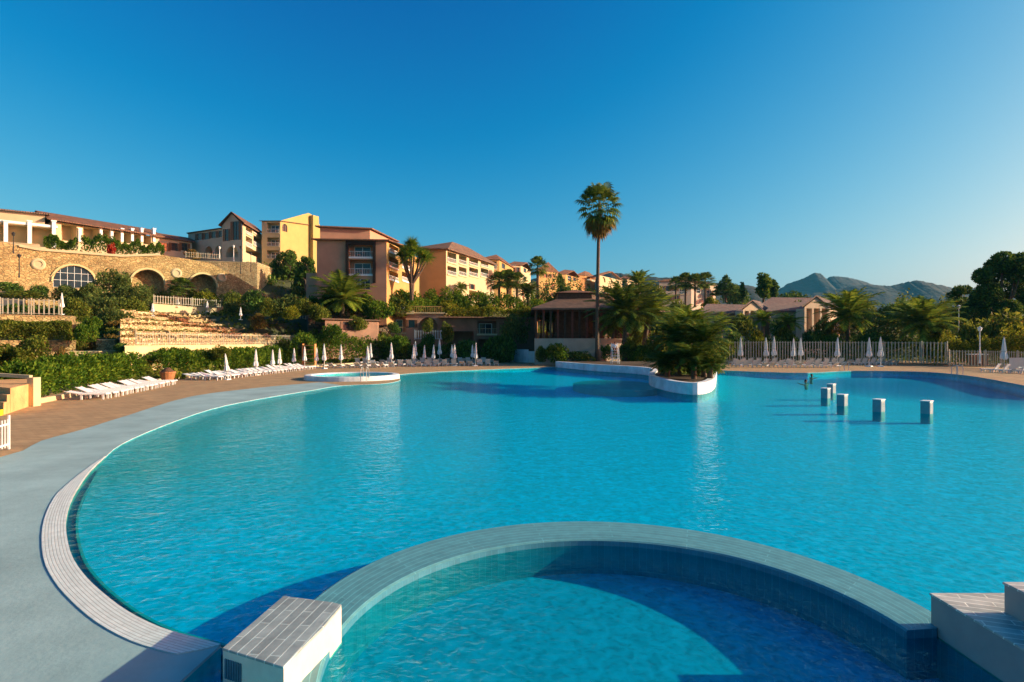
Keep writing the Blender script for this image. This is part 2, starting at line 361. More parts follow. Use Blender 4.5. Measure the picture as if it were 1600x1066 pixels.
M['spa_basin'] = basin_mat('spa_liner_paint_caustics', (.008, .38, .58), (.008, .38, .58), -.1, -1, .26)
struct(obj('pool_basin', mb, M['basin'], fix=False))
def water_mat(name, tint, bump, bscale, refl=.45, rough=.03, dist=.05):
    m = bpy.data.materials.new(name); m.use_nodes = True; n = m.node_tree.nodes; l = m.node_tree.links; n.remove(n['Principled BSDF'])
    tc = n.new('ShaderNodeTexCoord')
    na = n.new('ShaderNodeTexNoise'); na.inputs['Scale'].default_value = bscale; na.inputs['Detail'].default_value = 3; na.inputs['Distortion'].default_value = .6
    nb = n.new('ShaderNodeTexNoise'); nb.inputs['Scale'].default_value = bscale * .28; nb.inputs['Detail'].default_value = 2
    l.new(tc.outputs['Object'], na.inputs['Vector']); l.new(tc.outputs['Object'], nb.inputs['Vector'])
    ad = n.new('ShaderNodeMath'); ad.operation = 'MULTIPLY_ADD'; ad.inputs[1].default_value = 1.6; l.new(nb.outputs['Fac'], ad.inputs[0]); l.new(na.outputs['Fac'], ad.inputs[2])
    bp = n.new('ShaderNodeBump'); bp.inputs['Strength'].default_value = bump; bp.inputs['Distance'].default_value = dist; l.new(ad.outputs[0], bp.inputs['Height'])
    fr = n.new('ShaderNodeFresnel'); fr.inputs['IOR'].default_value = 1.33; l.new(bp.outputs[0], fr.inputs['Normal'])
    mu = n.new('ShaderNodeMath'); mu.operation = 'MULTIPLY'; mu.inputs[1].default_value = refl; l.new(fr.outputs[0], mu.inputs[0])
    gl = n.new('ShaderNodeBsdfGlossy'); gl.inputs['Roughness'].default_value = rough; gl.inputs['Color'].default_value = (.62, .97, 1, 1); l.new(bp.outputs[0], gl.inputs['Normal'])
    tr = n.new('ShaderNodeBsdfTransparent'); tr.inputs[0].default_value = (*tint, 1)
    ms = n.new('ShaderNodeMixShader'); l.new(mu.outputs[0], ms.inputs[0]); l.new(tr.outputs[0], ms.inputs[1]); l.new(gl.outputs[0], ms.inputs[2]); l.new(ms.outputs[0], n['Material Output'].inputs[0])
    return m
M['water'] = water_mat('pool_water', (.06, 1.0, 1.0), .62, 6.0)
M['spawater'] = water_mat('spa_water', (.2, 1.0, 1.0), 1.0, 8.0)
mb = MB(); loops = [OUT, HOLE]
tr_ = tessellate_polygon([[Vector((p.x, p.y, 0)) for p in lp] for lp in loops]); fl = [p for lp in loops for p in lp]
def up_faces(flat, tris, z):
    m = MB(); m.v = [(p.x, p.y, z(p) if callable(z) else z) for p in flat]
    for t in tris:
        a, b, c = (flat[i] for i in t)
        m.f.append(tuple(t) if (b - a).to_3d().cross((c - a).to_3d()).z > 0 else tuple(t[::-1])); m.mi.append(0)
    return m
struct(obj('pool_water', up_faces(fl, tr_, 0), M['water'], fix=False))

# ------------------------------------------------------------------ deck sheets
DECK = [Vector(p) for p in [(-11, -12), (30, -12), (75, 10), (80, 60), (72, 104), (20, 104), (6, 108), (-8, 104), (-27, 96), (-33, 84), (-32, 66), (-31, 50), (-32.5, 42), (-30, 34), (-34, 27), (-36, 12), (-30, -12)]]
loops = [DECK, OUT]
tr_ = tessellate_polygon([[Vector((p.x, p.y, 0)) for p in lp] for lp in loops])
struct(obj('pool_deck', up_faces([p for lp in loops for p in lp], tr_, .024), M['deck'], fix=False))
# blue painted apron
ap_in = [p for p in curb + beach[1:] ][:nb0 + 19]
ap_out_px = [(500, 598), (465, 601), (400, 607), (300, 620), (200, 650), (130, 672), (65, 690), (0, 716)]
ap_out = [g2(*p) for p in ap_out_px] + [Vector(p) for p in [(-17.5, 14), (-18, 9), (-16, 3), (-12, -3), (-3.4, -5), (-2.9, 2), (-3.6, 4.4)]]
loop = ap_in + catmull(ap_out, 3)
# fan out to a thin strip at the far tip
tr_ = tessellate_polygon([[Vector((p.x, p.y, 0)) for p in loop]])
struct(obj('pool_apron', up_faces(loop, tr_, .032), M['apron'], fix=False))
def strip(mb, line, w0, w1, z, closed=False, rise=0, vflip=1, mi=0):
    """flat band along a line between offsets w0 and w1 to its left, UV in metres"""
    N = len(line); s = 0
    off = []
    for i, p in enumerate(line):
        a = line[i - 1] if (i or closed) else line[i]; b = line[(i + 1) % N] if (i < N - 1 or closed) else line[i]
        t = (b - a).normalized(); nrm = Vector((-t.y, t.x)); off.append((p + nrm * w0, p + nrm * w1))
    for i in range(N if closed else N - 1):
        j = (i + 1) % N; d = (line[j] - line[i]).length
        a0, a1 = off[i]; b0, b1 = off[j]
        mb.face([(*a0, z), (*b0, z), (*b1, z), (*a1, z)], uv=[(s, w0), (s + d, w0), (s + d, w1), (s, w1)], mi=mi); s += d
    return off
# white overflow grille along the curb, outside the water; curb runs from the block away, pool on its right
mb = MB()
gl = [p for p in curb]
N = len(gl); wid = [min(.36, .02 + .16 * i, .03 + .045 * (N - 1 - i)) if True else .5 for i in range(N)]
offs = []
for i, p in enumerate(gl):
    a = gl[max(0, i - 1)]; b = gl[min(N - 1, i + 1)]; t = (b - a).normalized(); offs.append(Vector((-t.y, t.x)))
s = 0
# side that is away from the pool
sgn = -1 if inside(gl[N // 2] + offs[N // 2] * .3, OUT) else 1
for i in range(N - 1):
    d = (gl[i + 1] - gl[i]).length
    a0, b0 = gl[i] + offs[i] * sgn * .0, gl[i + 1] + offs[i + 1] * sgn * .0
    a1, b1 = gl[i] + offs[i] * sgn * wid[i], gl[i + 1] + offs[i + 1] * sgn * wid[i + 1]
    for z in (.045,):
        mb.face([(*a0, z), (*a1, z), (*b1, z), (*b0, z)], uv=[(s, 0), (s, wid[i]), (s + d, wid[i + 1]), (s + d, 0)])
    mb.face([(*a0, .045), (*b0, .045), (*b0, -.2), (*a0, -.2)], uv=[(s, 0), (s + d, 0), (s + d, .2), (s, .2)])
    mb.face([(*a1, .045), (*b1, .045), (*b1, .0), (*a1, .0)], uv=[(s, 0), (s + d, 0), (s + d, .2), (s, .2)])
    s += d
struct(tag(obj('overflow_grille', mb, M['tile_white'])))
# submerged ledge beside the curb
mb = MB(); s = 0
M['ledge'] = mat('ledge_tile', (.05, .13, .22), .6, .1, 3)
for i in range(N - 1):
    d = (gl[i + 1] - gl[i]).length
    w_ = lambda k: min(.15, .03 * (N - 1 - k) + .02)
    a0, b0 = gl[i] - offs[i] * sgn * .004, gl[i + 1] - offs[i + 1] * sgn * .004
    a1, b1 = gl[i] - offs[i] * sgn * w_(i), gl[i + 1] - offs[i + 1] * sgn * w_(i + 1)
    mb.face([(*a0, -.10), (*b0, -.10), (*b1, -.10), (*a1, -.10)])
    mb.face([(*a1, -.10), (*b1, -.10), (*b1, -1.3), (*a1, -1.3)])
    a2, b2 = a1 - offs[i] * sgn * .04, b1 - offs[i + 1] * sgn * .04
    mb.face([(*a1, -.07), (*b1, -.07), (*b2, -.07), (*a2, -.07)], mi=1)
    mb.face([(*a1, -.10), (*b1, -.10), (*b1, -.07), (*a1, -.07)], mi=1)
struct(obj('pool_ledge', mb, [M['ledge'], M['apron']]))

# ------------------------------------------------------------------ spa ring and its two tiled blocks
t = empty('spa_wall', (SPA_C.x, SPA_C.y, -.9), label='round tiled ring wall between the small foreground basin and the big pool', cat='pool wall')
base = Vector((SPA_C.x, SPA_C.y, -.9))
A0, A1 = R(4.2), R(199); n = 96
mb = MB(); TOP = .11
def arcpt(r, a): k = max(0, min(1, (r - SPA_RI) / (SPA_RO - SPA_RI))); return Vector((SPA_C.x + r * math.cos(a), SPA_C.y + .4 * k + r * math.sin(a)))
angs = [A0 + (A1 - A0) * i / n for i in range(n + 1)]
for i in range(n):
    a, b = angs[i], angs[i + 1]; sa, sb_ = a * 3.6, b * 3.6
    r0, r1 = SPA_RI + .03, SPA_RO - .05
    mb.face([(*arcpt(r0, a), TOP), (*arcpt(r1, a), TOP), (*arcpt(r1, b), TOP), (*arcpt(r0, b), TOP)], uv=[(sa, 0), (sa, r1 - r0), (sb_, r1 - r0), (sb_, 0)])
    mb.face([(*arcpt(r1, a), TOP), (*arcpt(SPA_RO, a), TOP - .03), (*arcpt(SPA_RO, b), TOP - .03), (*arcpt(r1, b), TOP)], uv=[(sa, 1.0), (sa, 1.06), (sb_, 1.06), (sb_, 1.0)])
    mb.face([(*arcpt(SPA_RO, a), TOP - .03), (*arcpt(SPA_RO, a), -1.4), (*arcpt(SPA_RO, b), -1.4), (*arcpt(SPA_RO, b), TOP - .03)], uv=[(sa, 0), (sa, 1.4), (sb_, 1.4), (sb_, 0)])
    mb.face([(*arcpt(r0, a), TOP), (*arcpt(r0, b), TOP), (*arcpt(SPA_RI, b), TOP - .02), (*arcpt(SPA_RI, a), TOP - .02)], uv=[(sa, 0), (sb_, 0), (sb_, .04), (sa, .04)])
e0, e1 = arcpt(SPA_RI, A0), arcpt(SPA_RO, A0)
mb.face([(*e0, TOP), (5.176, 7.0, TOP), (5.176, 7.11, TOP), (e1.x, 7.11, TOP), (*e1, TOP)], uv=[(0, 0), (.1, .3), (.1, .45), (.1, .65), (0, .65)])
mb.face([(*e1, TOP), (e1.x, 7.11, TOP), (e1.x, 7.11, -1.4), (*e1, -1.4)], uv=[(0, 0), (.3, 0), (.3, 1), (0, 1)])
obj('coping', mb.shift(base), M['tile_grey'], t)
mb = MB()
for i in range(n):
    a, b = angs[i], angs[i + 1]; sa, sb_ = a * SPA_RI, b * SPA_RI
    mb.face([(*arcpt(SPA_RI, a), TOP - .02), (*arcpt(SPA_RI, b), TOP - .02), (*arcpt(SPA_RI, b), -.9), (*arcpt(SPA_RI, a), -.9)], uv=[(sa, 0), (sb_, 0), (sb_, 1), (sa, 1)])
obj('inner_wall', mb.shift(base), M['tile_wall'], t)
# near part of the basin and the end of the ring against the stepped block
SPAP = [arcpt(SPA_RI, A0 + (R(200) - A0) * i / 60) for i in range(61)] + [Vector((-1.6, 3.2)), Vector((5.2, 2.8)), Vector((5.165, 7.0))]
mb = MB()
for i in range(60 - 4, len(SPAP)):
    a, b = SPAP[i], SPAP[(i + 1) % len(SPAP)]; L_ = (b - a).length; tp = TOP if i == len(SPAP) - 1 else -.012
    mb.face([(*a, tp), (*b, tp), (*b, -.9), (*a, -.9)], uv=[(0, 0), (L_, 0), (L_, 1), (0, 1)])
obj('near_wall', mb.shift(base), M['tile_wall'], t)
SPA_Z = -.485
ctr_ = sum(SPAP, Vector((0, 0))) / len(SPAP)
fl = [ctr_ + (q - ctr_) * 1.01 for q in SPAP]
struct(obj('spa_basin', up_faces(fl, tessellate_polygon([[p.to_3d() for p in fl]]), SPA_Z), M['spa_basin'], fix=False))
fl = [ctr_ + (q - ctr_) * 1.003 for q in SPAP]
struct(obj('spa_water', up_faces(fl, tessellate_polygon([[p.to_3d() for p in fl]]), .004), M['spawater'], fix=False))
# left block
def blockmat(name, rot, base=(.25, .31, .31)): return mat(name, base, .5, .22, 4, tile=dict(w=.62, h=.118, mortar=.008, mcol=(1.9, 1.9, 1.85), rot=rot, tv=.16), spec=.5, detail=6)
bl = [G(443, 931, .45).xy, G(520, 941, .45).xy, G(534, 945, .45).xy, G(505, 980, .45).xy, G(472, 1012, .45).xy, G(443, 1043, .45).xy, G(347, 1013, .45).xy]
c0 = sum(bl, Vector((0, 0))) / len(bl)
t = empty('tiled_block', (c0.x, c0.y, -.3), label='tiled block with glowing white side at the left end of the ring wall', cat='pool block')
ax = (bl[0] - bl[6]); rot = -math.atan2(ax.y, ax.x)
sh = (c0.x, c0.y, -.3)
obj('tiled_top', MB().prism(bl, .425, .452).shift(sh), blockmat('block_top_tile', rot), t, bevel=.008)
mid = sum(bl, Vector((0, 0))) / 7
inn = [mid + (p - mid) * .99 for p in bl]
obj('body', MB().prism(inn, -.02, .425).shift(sh), mat('limewashed_block', (.66, .58, .50), .7, .08, 3), t)
mb = MB(); f0 = inn[6]; f1 = inn[5]; d = (f1 - f0).normalized(); nrm = Vector((d.y, -d.x))
if nrm.y > 0: nrm = -nrm
for k in range(7):
    q = f0 + d * (.045 + .035 * k) + nrm * .004; mb.box((q.x, q.y, .25), (.024, .012, .2), rz=math.atan2(d.y, d.x))
obj('tile_inset', mb.shift(sh), mat('blue_inset_tile', (.05, .14, .20), .4, .2, 8), t)
ft = [mid + (p - mid) * .93 for p in bl]
obj('footing', MB().prism(ft, -1.3, -.02).shift(sh), M['tile_wall'], t)
# steps beside the block
st = empty('pool_steps', (-3.3, 5.4, -.3), label='dark wet steps going down between the apron and the left tiled block', cat='steps')
for k in range(3):
    q = Vector((-3.28 + .0 * k, 5.6 - .34 * k)); obj('step', MB().box((q.x + 3.3, q.y - 5.4, .22 - .14 * k), (.62, .34, .5)), M['apron'], st)
# right stepped block
t = empty('stepped_block', (6.4, 6.0, -.3), label='two-level tiled block in shade at the right end of the ring wall', cat='pool block')
sh = (6.4, 6.0, -.3)
b1 = [Vector(p) for p in [(5.18, 7.12), (8.4, 7.12), (8.4, 2), (5.24, 2)]]
b2 = [Vector(p) for p in [(5.66, 6.62), (8.38, 6.62), (8.38, 2.02), (5.70, 2.02)]]
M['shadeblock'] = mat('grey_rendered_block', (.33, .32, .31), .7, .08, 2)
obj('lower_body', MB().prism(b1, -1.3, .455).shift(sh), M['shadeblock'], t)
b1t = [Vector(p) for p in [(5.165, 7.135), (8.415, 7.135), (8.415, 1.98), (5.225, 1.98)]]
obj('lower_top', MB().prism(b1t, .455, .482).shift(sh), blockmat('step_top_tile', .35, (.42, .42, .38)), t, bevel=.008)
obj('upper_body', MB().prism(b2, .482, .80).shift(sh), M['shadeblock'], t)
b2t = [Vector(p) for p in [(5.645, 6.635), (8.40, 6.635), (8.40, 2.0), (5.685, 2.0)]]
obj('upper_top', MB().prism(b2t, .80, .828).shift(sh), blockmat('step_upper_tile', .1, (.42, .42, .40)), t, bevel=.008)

# ------------------------------------------------------------------ round pool, peninsula, submerged slab, pool posts
RC = Vector((-15.2, 55.0)); 
t = empty('round_pool', (RC.x, RC.y, -.02), label='small round raised pool with a white rim beside the sun lounger rows', cat='round pool')
mb = MB(); mb.lathe([(3.75, -.3), (3.75, .40), (3.8, .43), (4.3, .43), (4.36, .40), (4.42, .0)], (0, 0, 0.02), 64)
obj('rim', mb, M['whitewall'], t, smooth=False)
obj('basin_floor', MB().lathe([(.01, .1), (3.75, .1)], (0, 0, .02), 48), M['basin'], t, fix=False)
obj('water', MB().lathe([(.01, .33), (3.75, .33)], (0, 0, .02), 48), M['water'], t, fix=False)
mb = MB()
for s in (-1, 1): mb.tube([(2.2 * 1 + .25 * s, -3.6, .3), (2.2 + .25 * s, -3.8, 1.2), (2.2 + .25 * s, -4.3, 1.3), (2.2 + .25 * s, -4.6, .9), (2.2 + .25 * s, -4.6, .0)], [.03] * 5, 6)
obj('handrail', mb, M['metal'], t)
# peninsula (raised planter wall)
pl = pen[:]; back = [Vector(p) for p in [(27, 80), (8, 84)]]
pen_poly = pl + back
def hz(p): return .82
pin = []
t = empty('planter_wall', (14, 60, 0), label='curved white planter wall jutting into the pool with a rounded white tip', cat='planter')
sh = (14, 60, 0)
N = len(pl)
def offl(line, w, side=1):
    o = []
    for i, p in enumerate(line):
        a = line[max(0, i - 1)]; b = line[min(len(line) - 1, i + 1)]; tt = (b - a).normalized(); o.append(p + Vector((-tt.y, tt.x)) * w * side)
    return o
sd_ = 1 if inside(pl[N // 2] + (offl(pl, .3)[N // 2] - pl[N // 2]), pen_poly) else -1
o_in = offl(pl, .45, sd_)
mb = MB()
for i in range(N - 1):
    a, b, c, d = pl[i], pl[i + 1], o_in[i + 1], o_in[i]
    za = .85 if a.y < 50 else .78
    mb.face([(*a, -1.3), (*b, -1.3), (*b, .82), (*a, .82)]); mb.face([(*a, .82), (*b, .82), (*c, .82), (*d, .82)]); mb.face([(*d, .82), (*c, .82), (*c, .4), (*d, .4)])
obj('wall', mb.shift(sh), M['whitewall'], t)
fl = o_in + back
obj('soil', up_faces([Vector((p.x - 14, p.y - 60)) for p in fl], tessellate_polygon([[p.to_3d() for p in fl]]), lambda p: .70), M['dirt'], t, fix=False)
mb = MB(); c = SLAB_C
sl = [Vector((c.x + 3.5 * math.cos(a), c.y + 5.5 * math.sin(a))) for a in [2 * math.pi * i / 40 for i in range(40)]]
struct(obj('submerged_platform', MB().prism(sl, -1.3, -.025), M['apron']))
posts = [(1448, 646, 'square grey post rising from the pool, rightmost of five'), (1373, 643, 'square grey post standing in the pool, second from the right'),
         (1316, 634, 'square grey post in the pool right of the close pair'), (1290, 622, 'front post of the close pair standing in the pool'), (1299, 614, 'rear post of the close pair standing in the pool')]
proto = None
for px, py, lb in posts:
    g = G(px, py)
    if proto is None:
        proto = empty('pool_post', (g.x, g.y, -1.25), R(0), lb, 'pool post', 'posts standing in the pool')
        hgt = .64
        obj('shaft', MB().box((0, 0, .6 + hgt / 2), (.42, .50, 1.2 + hgt)), mat('post_tile', (.17, .28, .31), .5, .1, 4), proto, bevel=.05)
        obj('cap', MB().box((0, 0, 1.2 + hgt + .025), (.45, .53, .05)), M['white'], proto, bevel=.02)
        proto.rotation_euler.z = R(-52)
    else:
        q = copy_tree(proto); q.rotation_euler.z = R(-50 - 3 * len(lb) % 7); q.location = (g.x, g.y, -1.25); q['label'] = lb

# ------------------------------------------------------------------ terrain
ANCH = [(XY(0, 62), 1.0), (XY(0, 75), 5.5), (XY(120, 75), 4.5), (XY(0, 96), 9), (XY(150, 104), 9), (XY(400, 112), 8), (XY(300, 128), 18),
        (XY(60, 118), 19.5), (XY(240, 130), 21), (XY(400, 150), 23), (XY(480, 150), 20), (XY(480, 120), 12.5), (XY(560, 102), 10.5), (XY(520, 93), 7.5), (XY(600, 112), 11), (XY(640, 108), 8.5),
        (XY(700, 122), 11.5), (XY(690, 106), 5), (XY(760, 140), 11.5), (XY(780, 118), 6), (XY(840, 180), 13), (XY(820, 130), 5), (XY(900, 220), 14), (XY(960, 260), 15), (XY(900, 140), 4.5), (XY(800, 240), 28), (XY(600, 220), 34), (XY(300, 220), 38), (XY(0, 200), 42),
        (XY(980, 150), 3), (XY(1050, 160), 9), (XY(1100, 120), 2), (XY(1130, 200), 13), (XY(1200, 220), 12), (XY(1300, 140), 2), (XY(1500, 150), 3), (XY(1700, 150), 4), (XY(1000, 300), 18), (XY(1200, 400), 20), (XY(1500, 300), 10), (XY(560, 80), .0), (XY(700, 100), 0), (XY(850, 106), 0), (XY(1000, 106), 0), (XY(1200, 104), 0), (XY(1500, 95), 0),
        (Vector((-44, 30)), 1.5), (Vector((-38, 45)), .6), (Vector((-60, 40)), 6), (Vector((-120, 60)), 22), (Vector((-34, 60)), .5), (Vector((-33, 12)), 0), (Vector((-40, -20)), 0), (Vector((40, -20)), 0), (Vector((90, 30)), 0), (Vector((110, 60)), 1),
        (XY(800, 450), 24), (XY(400, 450), 34), (XY(1250, 600), 22)]
AP = np.array([[a.x, a.y] for a, z in ANCH]); AZ = np.array([z for a, z in ANCH])
def terr(x, y):
    d2 = (AP[:, 0] - x) ** 2 + (AP[:, 1] - y) ** 2 + 4; wt = d2 ** -1.8
    z = float((wt * AZ).sum() / wt.sum())
    p = Vector((x, y))
    if inside(p, DECK):
        return -.06
    dd = line_dist(p, DECK + [DECK[0]])
    f = min(1, dd / 14); f = f * f * (3 - 2 * f) * .75 + f * .25
    fy = max(0, min(1, (900 - (x * x + y * y) ** .5) / 400))
    return -.06 + (z + .06 + .35 * noise.noise(Vector((x / 7, y / 7, 0)))) * f * fy
xs = sorted(set([-6000, -3000, -1500, -900, -700] + list(range(-560, -180, 20)) + list(np.arange(-180, 181, 3.0)) + list(range(200, 600, 20)) + [700, 900, 1500, 3000, 6000]))
ys = sorted(set([-3000, -800, -200, -80] + list(np.arange(-50, 261, 3.0)) + list(range(270, 900, 20)) + [1000, 1500, 3000, 6000, 12000]))
mb = MB(); nx = len(xs); pin_ = [p for p in OUT]
for yy in ys:
    for xx in xs:
        p = Vector((xx, yy)); z = terr(xx, yy)
        if inside(p, OUT) or line_dist(p, OUT + [OUT[0]]) < 4.6: z = -2.6
        mb.v.append((xx, yy, z))
for j in range(len(ys) - 1):
    for i in range(nx - 1):
        k = j * nx + i; mb.f.append((k, k + 1, k + nx + 1, k + nx)); mb.mi.append(0)
struct(obj('ground', mb, M['ground'], smooth=True, fix=False))
SHUT = [True]; M['shutter'] = mat('painted_shutter', (.16, .07, .035), .7, .15, 2)
M['blackwood'] = mat('charred_timber', (.022, .014, .010), .8, .2, 3)
M['brownwall'] = mat('dark_brown_panels', (.12, .065, .04), .85, .35, 1.5)
# ------------------------------------------------------------------ building kit (everything in world axes, relative to the thing's empty)
M['dark'] = mat('shaded_interior', (.05, .035, .025), .9, .2, 1)
class Bld:
    def __init__(s, name, label, cat, corners, zb, zt, m, group=None, close=True, deep=4):
        s.c = [XY(*c) if isinstance(c, tuple) else c for c in corners]
        if close and len(s.c) == 3: s.c.append(s.c[0] + s.c[2] - s.c[1])
        s.zb, s.zt, s.m = zb, zt, m
        ctr = sum(s.c, Vector((0, 0))) / len(s.c); s.o = Vector((ctr.x, ctr.y, zb))
        s.t = empty(name, s.o, label=label, cat=cat, group=group); s.deep = deep
    def part(s, name, mb, m, parent=None, **k): return obj(name, mb.shift(s.o), m, parent or s.t, **k)
    def uv(s, i, px, py):
        A = s.c[i]; B = s.c[(i + 1) % len(s.c)]; W = (B - A).length; d = (B - A) / W
        k = (px - CX) / FPX       # X = k*Y
        u = (k * A.y - A.x) / (d.x - k * d.y); Y = A.y + d.y * u
        return u, EYE - (py - CY) / FPX * Y - s.zb
    def frame(s, i):
        A = s.c[i]; B = s.c[(i + 1) % len(s.c)]; W = (B - A).length; d = (B - A) / W; nrm = Vector((-d.y, d.x))   # inward for corners running left to right
        ctr = sum(s.c, Vector((0, 0))) / len(s.c)
        if (ctr - A).dot(nrm) < 0: nrm = -nrm
        return A, d, nrm, W
    def pt(s, i, u, v, dep=0):
        A, d, nrm, W = s.fr
        q = A + d * u + nrm * dep; return (q.x, q.y, s.zb + v)
    def wall(s, i, holes=(), top=None, m=None, px=True, name='wall'):
        """holes: (type, x0, y0, x1, y1) in photo pixels or metres; w window, b balcony, a arch, d dark arch, o open bay"""
        s.fr = s.frame(i); W = s.fr[3]; Ht = s.zt - s.zb
        if top is None: top = [(0, Ht), (W, Ht)]
        else: top = [(max(0, min(W, s.uv(i, *q)[0])), s.uv(i, *q)[1]) for q in top] if px else top
        outer = [(0, -s.deep), (W, -s.deep)] + top[::-1]
        hl = []
        for h in holes:
            ty, x0, y0, x1, y1 = h[:5]
            if px:
                u0, va = s.uv(i, x0, y0); u1, vb = s.uv(i, x1, y1); va2 = s.uv(i, x1, y0)[1]; vb2 = s.uv(i, x0, y1)[1]
                v1 = (va + va2) / 2; v0 = (vb + vb2) / 2
            else: u0, v0, u1, v1 = x0, y0, x1, y1
            u0 = max(u0, .12); u1 = min(u1, W - .12); v0 = max(v0, -s.deep + .1); lim = max(Ht, max(q[1] for q in top)) - .15
            v1 = min(v1, lim)
            if u1 - u0 < .15 or v1 - v0 < .15: continue
            if ty in 'ad':
                r = (u1 - u0) / 2; rise = min(r, (v1 - v0) * .75); sp = v1 - rise
                lp = [(u0, v0), (u1, v0)] + [(u0 + r + r * math.cos(a), sp + rise * math.sin(a)) for a in [math.pi * k / 12 for k in range(13)]]
            else: lp = [(u0, v0), (u1, v0), (u1, v1), (u0, v1)]
            hl.append((ty, lp, u0, v0, u1, v1))
        mb = MB(); loops = [[Vector((a, b, 0)) for a, b in lp] for lp in [outer] + [h[1] for h in hl]]
        flat = [p for lp in loops for p in lp]; tris = tessellate_polygon(loops)
        k = len(mb.v); mb.v += [s.pt(i, p.x, p.y) for p in flat]; mb.f += [tuple(k + q for q in t) for t in tris]; mb.mi += [0] * len(tris)
        wm = m or s.m
        for ty, lp, u0, v0, u1, v1 in hl:
            dep = {'w': .2, 'a': .25, 'b': 1.7, 'd': 2.2, 'o': 2.6}[ty]
            for j in range(len(lp)):
                a, b = lp[j], lp[(j + 1) % len(lp)]
                mb.face([s.pt(i, *a), s.pt(i, *b), s.pt(i, *b, dep), s.pt(i, *a, dep)])
            if ty in 'bdo': mb.face([s.pt(i, *q, dep) for q in lp])
        s.part(name, mb, wm, fix=True)
        for ty, lp, u0, v0, u1, v1 in hl:
            if ty in 'wa':
                f = MB(); bw = .07; n = max(1, round((u1 - u0) / .9)); nv = max(1, round((v1 - v0) / 1.1))
                for a in range(n + 1):
                    uu = u0 + (u1 - u0) * a / n; vt = v1 if (ty == 'w' or 0 < a < n) else v1 - min((u1 - u0) / 2, (v1 - v0) * .75)
                    f.bar(s.pt(i, uu, v0, .12), s.pt(i, uu, vt, .12), bw * .6, 4)
                for a in range(nv + 1):
                    vv_ = v0 + (v1 - v0) * a / nv
                    if ty == 'a' and a == nv: continue
                    f.bar(s.pt(i, u0, vv_, .12), s.pt(i, u1, vv_, .12), bw * .6, 4)
                wn = s.part('window', f, M['white'] if (u1 - u0) > 2 else M['wood'])
                g = MB(); g.face([s.pt(i, *q, .17) for q in lp]); s.part('pane', g, M['glass'], wn, fix=False)
                if ty == 'w' and .5 < u1 - u0 < 2.1 and SHUT[0]:
                    for ua, ub in ((u0 - .42 * (u1 - u0), u0 - .04), (u1 + .04, u1 + .42 * (u1 - u0))):
                        if ua > .05 and ub < W - .05: s.boxon(i, ua, v0, ub, v1, -.07, -.01, 'shutter', M['shutter'])
            if ty == 'b':
                g = MB(); um = (u0 + u1) / 2; hw = (u1 - u0) * .33
                g.face([s.pt(i, um - hw, v0 + .02, 1.66), s.pt(i, um + hw, v0 + .02, 1.66), s.pt(i, um + hw, v0 + .82 * (v1 - v0), 1.66), s.pt(i, um - hw, v0 + .82 * (v1 - v0), 1.66)])
                f = MB()
                for a in (-hw, 0, hw): f.bar(s.pt(i, um + a, v0, 1.62), s.pt(i, um + a, v0 + .82 * (v1 - v0), 1.62), .06, 4)
                f.bar(s.pt(i, um - hw, v0 + .82 * (v1 - v0), 1.62), s.pt(i, um + hw, v0 + .82 * (v1 - v0), 1.62), .06, 4)
                dr = s.part('glass_door', f, M['white']); s.part('pane', g, M['glass'], dr, fix=False)
                r = MB(); hh = min(1.0, (v1 - v0) * .42)
                r.bar(s.pt(i, u0, v0 + hh, -.03), s.pt(i, u1, v0 + hh, -.03), .045, 4); r.bar(s.pt(i, u0, v0 + .1, -.03), s.pt(i, u1, v0 + .1, -.03), .03, 4)
                nn = max(3, int((u1 - u0) / .28))
                for a in range(nn + 1):
                    uu = u0 + (u1 - u0) * a / nn; r.bar(s.pt(i, uu, v0, -.03), s.pt(i, uu, v0 + hh, -.03), .022, 3)
                rl = s.part('balcony_railing', r, RAIL[0])
                q = MB(); c = [s.pt(i, u0 - .1, v0 - .25, -.16), s.pt(i, u1 + .1, v0 - .25, -.16), s.pt(i, u1 + .1, v0 - .25, -.004), s.pt(i, u0 - .1, v0 - .25, -.004)]
                q.face(c); q.face([(x, y, z + .27) for x, y, z in c])
                for j in range(4):
                    a, b = c[j], c[(j + 1) % 4]; q.face([a, b, (b[0], b[1], b[2] + .27), (a[0], a[1], a[2] + .27)])
                s.part('balcony_slab', q, SLABM[0])
    def plain(s, *idx):
        mb = MB()
        for i in idx:
            s.fr = s.frame(i); W = s.fr[3]; Ht = s.zt - s.zb
            mb.face([s.pt(i, 0, -s.deep), s.pt(i, W, -s.deep), s.pt(i, W, Ht), s.pt(i, 0, Ht)])
        s.part('side_wall', mb, s.m)
